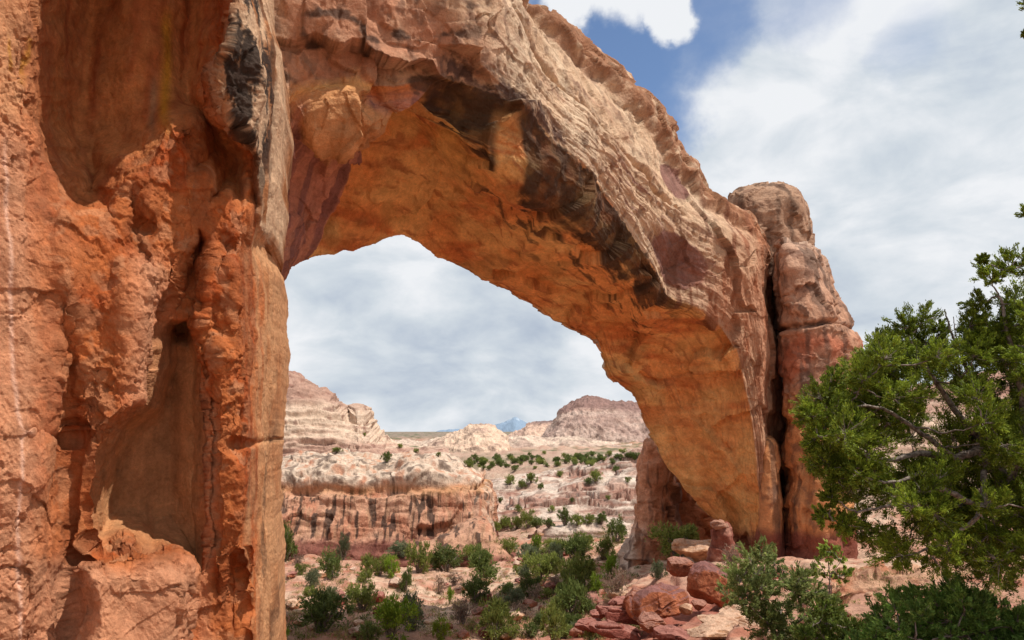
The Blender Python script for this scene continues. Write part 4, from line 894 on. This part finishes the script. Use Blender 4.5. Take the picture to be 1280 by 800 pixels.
SH = [
 (354, 702, 32, 44, 'dark', 'dark upright juniper against the left foot of the striped cliff', 'juniper'),
 (429, 700, 15, 30, 'grey', 'slim grey green tree standing close to the dark streaks of the cliff', 'tree'),
 (412, 724, 38, 36, 'dark', 'dark bushy juniper in front of the striped cliff, below the slim tree', 'juniper'),
 (391, 735, 26, 22, 'grey', 'low grey green shrub left of the dark bushy juniper', 'shrub'),
 (460, 720, 22, 26, 'green', 'left of the three small green bushes below the cliff', 'shrub'),
 (475, 720, 18, 22, 'green', 'middle of the three small green bushes below the cliff', 'shrub'),
 (488, 722, 22, 24, 'bright', 'brightest of the three small bushes below the cliff', 'shrub'),
 (504, 696, 36, 18, 'grey', 'wide grey shrub right under the cliff face', 'shrub'),
 (523, 716, 30, 40, 'green', 'tall green bush between the bright bush and the dense dark juniper', 'shrub'),
 (507, 740, 22, 26, 'dark', 'small dark round bush in the middle of the bare pink slope', 'shrub'),
 (556, 714, 46, 34, 'dark', 'dense dark juniper near the pale cliff foot', 'juniper'),
 (586, 700, 26, 18, 'green', 'low green bush just right of the dense dark juniper', 'shrub'),
 (603, 728, 50, 42, 'dark', 'broad dark juniper with bare grey stems below the pale cliff corner', 'juniper'),
 (548, 742, 17, 20, 'dry', 'small reddish grey dry shrub on the bare pink slope', 'shrub'),
 (593, 756, 40, 32, 'dark', 'round dark bush directly below the broad dark juniper', 'shrub'),
 (414, 755, 20, 20, 'grey', 'small grey green bush above the largest dark juniper', 'shrub'),
 (452, 762, 36, 34, 'green', 'green bush right of the largest dark juniper and beside the bare slope', 'shrub'),
 (388, 752, 26, 18, 'green', 'low green bush behind the left part of the largest dark juniper', 'shrub'),
 (400, 790, 74, 46, 'dark', 'largest dark juniper on the valley floor, low beside the near pillar', 'juniper'),
 (486, 797, 56, 46, 'bright', 'bright green bushy tree at the bottom centre left', 'tree'),
 (518, 788, 42, 42, 'grey', 'grey green open tree touching the bright green bushy tree', 'tree'),
 (462, 806, 34, 26, 'dark', 'dark bush cut by the bottom edge below the bright green tree', 'shrub'),
 (550, 802, 26, 26, 'bright', 'vivid yellow green bush at the bottom edge', 'shrub'),
 (578, 780, 34, 28, 'dry', 'dry brown grey bush in the hollow left of the yellow green juniper', 'shrub'),
 (622, 798, 52, 46, 'green', 'yellow green juniper at the bottom centre', 'juniper'),
 (346, 758, 16, 26, 'green', 'narrow green bush touching the near pillar edge', 'shrub'),
 (352, 803, 26, 16, 'bright', 'pale yellow green tuft at the foot of the near pillar', 'shrub'),
 (562, 756, 10, 20, 'bright', 'thin yellow green sprig left of the round dark bush', 'shrub'),
 (636, 692, 26, 20, 'green', 'open green bush at the corner of the pale cliff foot', 'shrub'),
 (672, 694, 16, 24, 'bright', 'small bright bush left of the low tilted ledge', 'shrub'),
 (686, 686, 22, 12, 'green', 'flat green bush on the low tilted ledge', 'shrub'),
 (678, 728, 50, 36, 'green', 'wide green bush in the centre of the valley floor', 'shrub'),
 (694, 716, 20, 34, 'grey', 'upright grey green bush behind the wide central bush', 'shrub'),
 (719, 706, 40, 36, 'dark', 'dark juniper behind the central clump', 'juniper'),
 (730, 690, 36, 22, 'green', 'green bush highest in the central clump', 'shrub'),
 (757, 700, 28, 28, 'green', 'green bush left of the streaked buttress foot', 'shrub'),
 (770, 678, 30, 32, 'dark', 'dark bush growing against the upper left of the buttress', 'shrub'),
 (764, 724, 22, 26, 'bright', 'vivid green bush right of the central clump', 'shrub'),
 (728, 740, 50, 42, 'green', 'large green juniper in the middle of the central clump', 'juniper'),
 (745, 748, 22, 28, 'bright', 'yellowish shrub between the central juniper and the dry shrub', 'shrub'),
 (662, 748, 34, 28, 'dark', 'dark bush left of the tall bottom juniper', 'shrub'),
 (646, 756, 26, 18, 'grey', 'low grey green bush beside the bare pink ledges', 'shrub'),
 (714, 778, 46, 48, 'dark', 'dark juniper with visible trunks at the bottom right of the valley', 'juniper'),
 (692, 800, 36, 40, 'green', 'green juniper at the bottom edge near the orange rocks', 'juniper'),
 (771, 752, 32, 36, 'dry', 'dry reddish grey shrub left of the boulder pile', 'shrub'),
 (738, 802, 20, 22, 'green', 'small green bush at the bottom edge beside the red slabs', 'shrub'),
 (847, 704, 62, 48, 'green', 'large green bush between the buttress and the red pinnacle', 'shrub'),
 (828, 700, 36, 24, 'bright', 'bright low bush in front of the buttress foot', 'shrub'),
 (824, 724, 24, 22, 'grey', 'round grey green bush on the sandy rise above the boulders', 'shrub'),
 (917, 712, 36, 28, 'dry', 'purplish dry bush at the dark red foot of the arch', 'shrub'),
 (345, 574, 14, 10, 'green', 'small green tree on the striped cliff top beside the near pillar', 'tree'),
 (484, 578, 15, 13, 'dark', 'lone dark juniper on the striped cliff top', 'juniper'),
 (421, 566, 16, 7, 'green', 'low olive bush on the highest part of the striped cliff', 'shrub')]
for s in SH:
    place_shrub(*s[:6], cat=s[6], name=s[6], group=GV)
for px, py, w_, h_ in [(632, 660, 20, 14), (646, 662, 20, 16), (660, 660, 18, 24), (672, 660, 20, 14), (686, 660, 16, 12), (706, 657, 18, 22), (722, 657, 20, 14), (738, 655, 18, 12), (620, 664, 16, 12), (752, 655, 20, 14)]:
    place_shrub(px, py, w_, h_, rs.choice(('dark', 'green')), 'dark green bush in the row at the foot of the pale slickrock slope', 'shrub', 'shrub', 'bushes in a row below the slickrock slope')
for k in range(120):
    px = rs.uniform(585, 800); py = 582 - (px - 600) * 0.05 + rs.gauss(0, 3.6)
    sz = rs.uniform(4, 9)
    place_shrub(px, py, sz * 1.3, sz * 0.85, rs.choice(('dark', 'dark', 'green')), 'small dark juniper in the belt on the plateau below the far mesa', 'juniper', 'juniper', 'junipers in the far belt')
for px, py, s_ in [(638, 606, 12), (652, 610, 10), (664, 604, 13), (676, 612, 8), (744, 602, 14), (735, 606, 9), (700, 596, 8), (690, 640, 8), (648, 640, 9), (715, 628, 6), (625, 628, 7), (770, 590, 8), (785, 603, 7), (760, 625, 6), (500, 560, 6), (520, 566, 6), (548, 571, 6), (455, 545, 5)]:
    place_shrub(px, py, s_ * 1.3, s_, rs.choice(('dark', 'green')), 'tiny dark shrub dotting the bare slickrock', 'shrub', 'shrub', 'tiny shrubs on the bare slickrock')

for k in range(75):
    px = rs.choice((rs.gauss(705, 42), rs.uniform(345, 640), rs.gauss(690, 30))); py = rs.uniform(690, 800)
    if px < 342 or px > 775 - (py - 700) * 0.5: continue
    kd = rs.choice(('dark', 'green', 'grey', 'green', 'dry')); sz = rs.uniform(9, 24)
    place_shrub(px, py, sz * 1.3, sz * rs.uniform(.7, 1.0), kd, 'small scrubby bush filling the gaps among the valley junipers', 'shrub', 'shrub', 'scrub between the valley junipers')

def ground_scrub():
    rn = np.random.default_rng(77); P_, D_, C_2 = [], [], []
    for (x0, x1, y0, y1), n, sz in (((345, 640, 695, 800), 420, 0.20), ((600, 800, 665, 800), 420, 0.20), ((930, 1278, 708, 800), 260, 0.07)):
        for k in range(n):
            p = hit(rn.uniform(x0, x1), rn.uniform(y0, y1))
            if p is None: continue
            m = 26; s_ = sz * rn.uniform(.5, 1.4); q = rn.normal(size=(m, 3)) * s_ * np.array([.8, .8, .35]) + np.array(p); q[:, 2] = np.maximum(q[:, 2], p.z) + s_ * .2
            P_.append(q); D_.append(rn.normal(size=(m, 3)) * .6 + np.array([0, 0, 1.0]))
            cc = [L(150, 138, 84), L(110, 116, 62), L(168, 150, 112), L(96, 104, 60)][rn.integers(0, 4)]; C_2.append(np.repeat((cc * rn.uniform(.8, 1.2))[None], m * 4, 0) * np.repeat(rn.uniform(.75, 1.25, (m, 1)), 4, 0))
            q0 = s_
            D_[-1] = D_[-1] / np.linalg.norm(D_[-1], axis=1, keepdims=True) * s_
    P_ = np.concatenate(P_); D_ = np.concatenate(D_); ln = np.linalg.norm(D_, axis=1, keepdims=True)
    V, F, _ = leaves(P_, D_, ln * 1.1, ln * 0.16, rn, L(0, 0, 0), L(0, 0, 0))
    o = link('grass', mesh_arrays('grass', V, F, np.concatenate(C_2), False), M_LEAF)
    tag(o, 'dry grass and low scrub tufts dotting the sandy ground', 'grass', kind='stuff')
ground_scrub()

def leafy(name, clusters, trunk, skel, base, tip, label, cat, seed, leaf=(0.05, 0.013), dens=1500, tufts=34, twig=0.006, group=None, upb=0.35):
    """near plant: clusters (px, py, radius px, Y), skeleton paths in the same coordinates"""
    rsn = np.random.default_rng(seed); foot = at(*trunk[0][0][0]) if trunk else at(*clusters[0][:2], clusters[0][3])
    root = empty(name, foot, label, cat, group)
    paths = []; nodes = []
    for pth, r0, r1 in trunk + skel:
        q = np.array([at(*p) for p in pth]); q, _ = crom(q, len(q) * 6, 0); q = q + rsn.normal(size=q.shape) * r1 * 0.5
        paths.append((q, r0, r1)); nodes += list(q)
    ntr = len(trunk)
    lib = []; P_, D_, S_ = [], [], []
    for (px, py, r, Y) in clusters:
        c = at(px, py, Y); rad_ = r * Y / FPX
        nn = np.array(nodes); d = np.linalg.norm(nn - c, axis=1); src = nn[np.argmin(d)]
        w_ = wiggle(src, c, rsn, 8, 0.12, -0.05); paths.append((w_, twig * 1.8, twig * .8)); nodes += list(w_[3:])
        ax = (c - src) / max(np.linalg.norm(c - src), 1e-6)
        cv = rsn.uniform(0.75, 1.25)
        for k in range(tufts):
            dr = rsn.normal(size=3); dr /= np.linalg.norm(dr); dr[2] += upb * 0.6; dr = dr + ax * 0.35
            tl = rad_ * rsn.uniform(0.45, 1.12); tipp = c + dr * tl
            if k % 3 == 0: paths.append((wiggle(c, tipp, rsn, 5, .1), twig * .7, twig * .3))
            n = int(dens / tufts * rsn.uniform(.6, 1.3))
            s = rsn.uniform(0.55, 1.05, n) ** 0.7
            pos = c + dr * tl * s[:, None] + rsn.normal(size=(n, 3)) * rad_ * 0.07
            P_.append(pos); D_.append(dr + rsn.normal(size=(n, 3)) * 0.55 + np.array([0, 0, upb]))
            S_.append(np.full(n, (0.62 + 0.6 * rsn.uniform(0, 1)) * cv))
    P_ = np.concatenate(P_); D_ = np.concatenate(D_); S_ = np.concatenate(S_)
    V, F, c = leaves(P_, D_, leaf[0], leaf[1], rsn, base, tip)
    c = c * np.repeat(S_, 4)[:, None]
    link('foliage', mesh_arrays('foliage', V, F, c, False), M_LEAF, root)
    tube_mesh('trunk', paths[:max(ntr, 1)], M_BARK, root)
    tube_mesh('branches', paths[max(ntr, 1):], M_BARK, root)
    return root
r2 = random.Random(11)
cl = [(1015, 520, 20, 7.0), (1028, 500, 20, 7.1), (1040, 480, 16, 7.2), (1020, 548, 20, 7.0), (1045, 515, 26, 7.1), (1058, 545, 28, 7.0), (1035, 580, 24, 7.0), (1062, 590, 26, 7.1), (1075, 500, 22, 7.3), (1085, 460, 20, 7.4), (1098, 435, 17, 7.5), (1082, 478, 18, 7.3),
      (1130, 412, 20, 7.3), (1150, 405, 22, 7.4), (1125, 435, 22, 7.3), (1160, 430, 24, 7.5), (1175, 412, 14, 7.5), (1110, 465, 22, 7.4), (1145, 455, 22, 7.6), (1185, 450, 20, 7.6),
      (1212, 410, 20, 7.2), (1225, 380, 18, 7.1), (1240, 350, 20, 7.0), (1262, 335, 22, 7.0), (1285, 330, 24, 7.0), (1240, 415, 26, 7.2), (1268, 380, 30, 7.1), (1222, 440, 22, 7.3), (1255, 450, 30, 7.2), (1285, 430, 30, 7.1), (1230, 325, 8, 7.0),
      (1040, 625, 15, 6.9), (1030, 645, 14, 7.0), (1052, 655, 20, 7.0), (1046, 600, 16, 6.9), (1296, 10, 17, 7.2), (1292, 268, 15, 7.1), (1284, 42, 6, 7.2)]
hull = [(1005, 505), (1045, 490), (1080, 445), (1130, 420), (1200, 455), (1230, 400), (1300, 370), (1420, 330), (1420, 720), (1250, 725), (1200, 712), (1150, 712), (1110, 692), (1075, 672), (1055, 650), (1055, 610), (1020, 580)]
holes = [(1165, 500, 24), (1188, 522, 20), (1145, 482, 13), (1110, 578, 13), (1122, 602, 10), (1098, 560, 9), (1135, 655, 13), (1100, 640, 10), (1165, 555, 9), (1180, 470, 8), (1085, 620, 9), (1060, 690, 12), (1235, 500, 6), (1150, 690, 8)]
hx = []
tries = 0
while len(hx) < 290 and tries < 30000:
    tries += 1
    px, py = r2.uniform(1005, 1420), r2.uniform(330, 725)
    if sdpoly(np.array([px]), np.array([py]), hull)[0] > -5: continue
    if any(math.hypot(px - a, py - b2) < r * 0.7 + 9 for a, b2, r in holes): continue
    if any(math.hypot(px - a, py - b2) < 9 for a, b2, *_ in hx): continue
    hx.append((px, py, r2.uniform(20, 30), r2.uniform(6.5, 8.8)))
cl += hx; print('clusters', len(hx))
base_j, tip_j = L(86, 104, 28), L(158, 174, 58)
leafy('juniper', cl,
      [([(1330, 905, 7.8), (1322, 800, 7.8), (1300, 700, 7.7), (1265, 620, 7.6), (1235, 575, 7.6), (1225, 545, 7.6)], .13, .06)],
      [([(1230, 560, 7.6), (1190, 572, 7.5), (1150, 566, 7.3), (1110, 575, 7.2), (1070, 560, 7.1)], .05, .014), ([(1228, 550, 7.6), (1200, 520, 7.6), (1165, 470, 7.5), (1140, 430, 7.4)], .045, .012),
       ([(1190, 570, 7.5), (1150, 540, 7.3), (1100, 510, 7.2), (1060, 510, 7.1)], .03, .01), ([(1240, 560, 7.5), (1215, 480, 7.5), (1200, 440, 7.4), (1188, 412, 7.4), (1181, 386, 7.4)], .03, .006), ([(1200, 440, 7.4), (1194, 415, 7.4), (1192, 396, 7.4)], .008, .004),
       ([(1260, 610, 7.5), (1280, 520, 7.3), (1262, 430, 7.1), (1250, 370, 7.0)], .05, .012), ([(1265, 620, 7.6), (1220, 630, 7.2), (1170, 610, 7.0), (1120, 630, 6.9), (1070, 640, 6.9)], .04, .01),
       ([(1230, 590, 7.4), (1225, 640, 7.0), (1190, 670, 6.9), (1150, 690, 6.9)], .03, .01), ([(1300, 700, 7.7), (1350, 500, 7.5), (1345, 260, 7.3), (1320, 100, 7.3), (1300, 20, 7.2)], .09, .012), ([(1343, 300, 7.3), (1315, 280, 7.2), (1295, 270, 7.1)], .02, .006),
       ([(1180, 575, 7.4), (1130, 600, 7.1), (1090, 600, 7.0), (1050, 585, 7.0)], .022, .008)],
      base_j, tip_j, 'large near juniper with bright green foliage and bare grey twigs filling the right edge', 'juniper', 21, (0.036, 0.010), 2300, 42)
def cloud_of(pts_, n, r0, r1, Y0, Y1, seed):
    rr = random.Random(seed); out = []
    t = 0
    while len(out) < n and t < 6000:
        t += 1
        xs = [p[0] for p in pts_]; ys = [p[1] for p in pts_]; px, py = rr.uniform(min(xs), max(xs)), rr.uniform(min(ys), max(ys))
        if sdpoly(np.array([px]), np.array([py]), pts_)[0] > -4: continue
        out.append((px, py, rr.uniform(r0, r1), rr.uniform(Y0, Y1)))
    return out
leafy('sagebrush', cloud_of([(905, 750), (915, 722), (930, 695), (960, 682), (990, 700), (1010, 722), (1035, 730), (1060, 760), (1060, 840), (930, 840), (935, 775)], 62, 13, 20, 11, 12.4, 3),
      [([(985, 860, 11.8), (985, 820, 11.8), (975, 770, 11.7)], .05, .02)], [([(980, 800, 11.7), (940, 760, 11.4)], .02, .008), ([(980, 790, 11.7), (1020, 760, 11.5)], .02, .008)],
      L(104, 120, 60), L(156, 164, 98), 'grey green bush spreading at the bottom between the tan slabs and the dark green bush', 'shrub', 5, (0.07, 0.018), 700, 26)
leafy('shrub', cloud_of([(1062, 800), (1090, 765), (1130, 745), (1165, 735), (1200, 738), (1240, 752), (1275, 765), (1330, 770), (1330, 850), (1062, 850)], 120, 15, 22, 7.2, 8.8, 4),
      [([(1190, 880, 8.2), (1190, 840, 8.2), (1185, 790, 8.1)], .04, .02)], [([(1185, 810, 8.1), (1120, 780, 7.9)], .02, .008), ([(1190, 800, 8.1), (1250, 780, 7.9)], .02, .008)],
      L(92, 126, 50), L(146, 178, 92), 'dark green bush along the bottom right edge under the big juniper', 'shrub', 6, (0.045, 0.014), 1300, 30)
leafy('shrub', [(1026, 700, 11, 13), (1040, 690, 10, 13), (1050, 702, 12, 13), (1035, 715, 12, 13.2), (1018, 715, 9, 13), (1048, 720, 10, 13), (1030, 688, 7, 13), (1058, 716, 8, 13)],
      [([(1036, 745, 13), (1037, 725, 13), (1036, 705, 13)], .015, .008)], [([(1036, 725, 13), (1022, 700, 13)], .008, .004), ([(1037, 722, 13), (1052, 700, 13)], .008, .004)],
      L(136, 158, 52), L(180, 196, 92), 'pale yellow green leafy sapling in front of the dark red foot of the arch', 'shrub', 8, (0.075, 0.035), 180, 14, upb=.6)
leafy('shrub', cloud_of([(1000, 775), (1030, 750), (1055, 765), (1085, 800), (1080, 830), (1000, 830)], 26, 10, 15, 9.4, 10.2, 9),
      [([(1040, 850, 9.8), (1040, 800, 9.8)], .02, .01)], [([(1040, 810, 9.8), (1020, 780, 9.7)], .01, .005)],
      L(96, 116, 44), L(140, 156, 72), 'olive bush between the grey green bush and the dark green bush', 'shrub', 10, (0.05, 0.016), 600, 22)
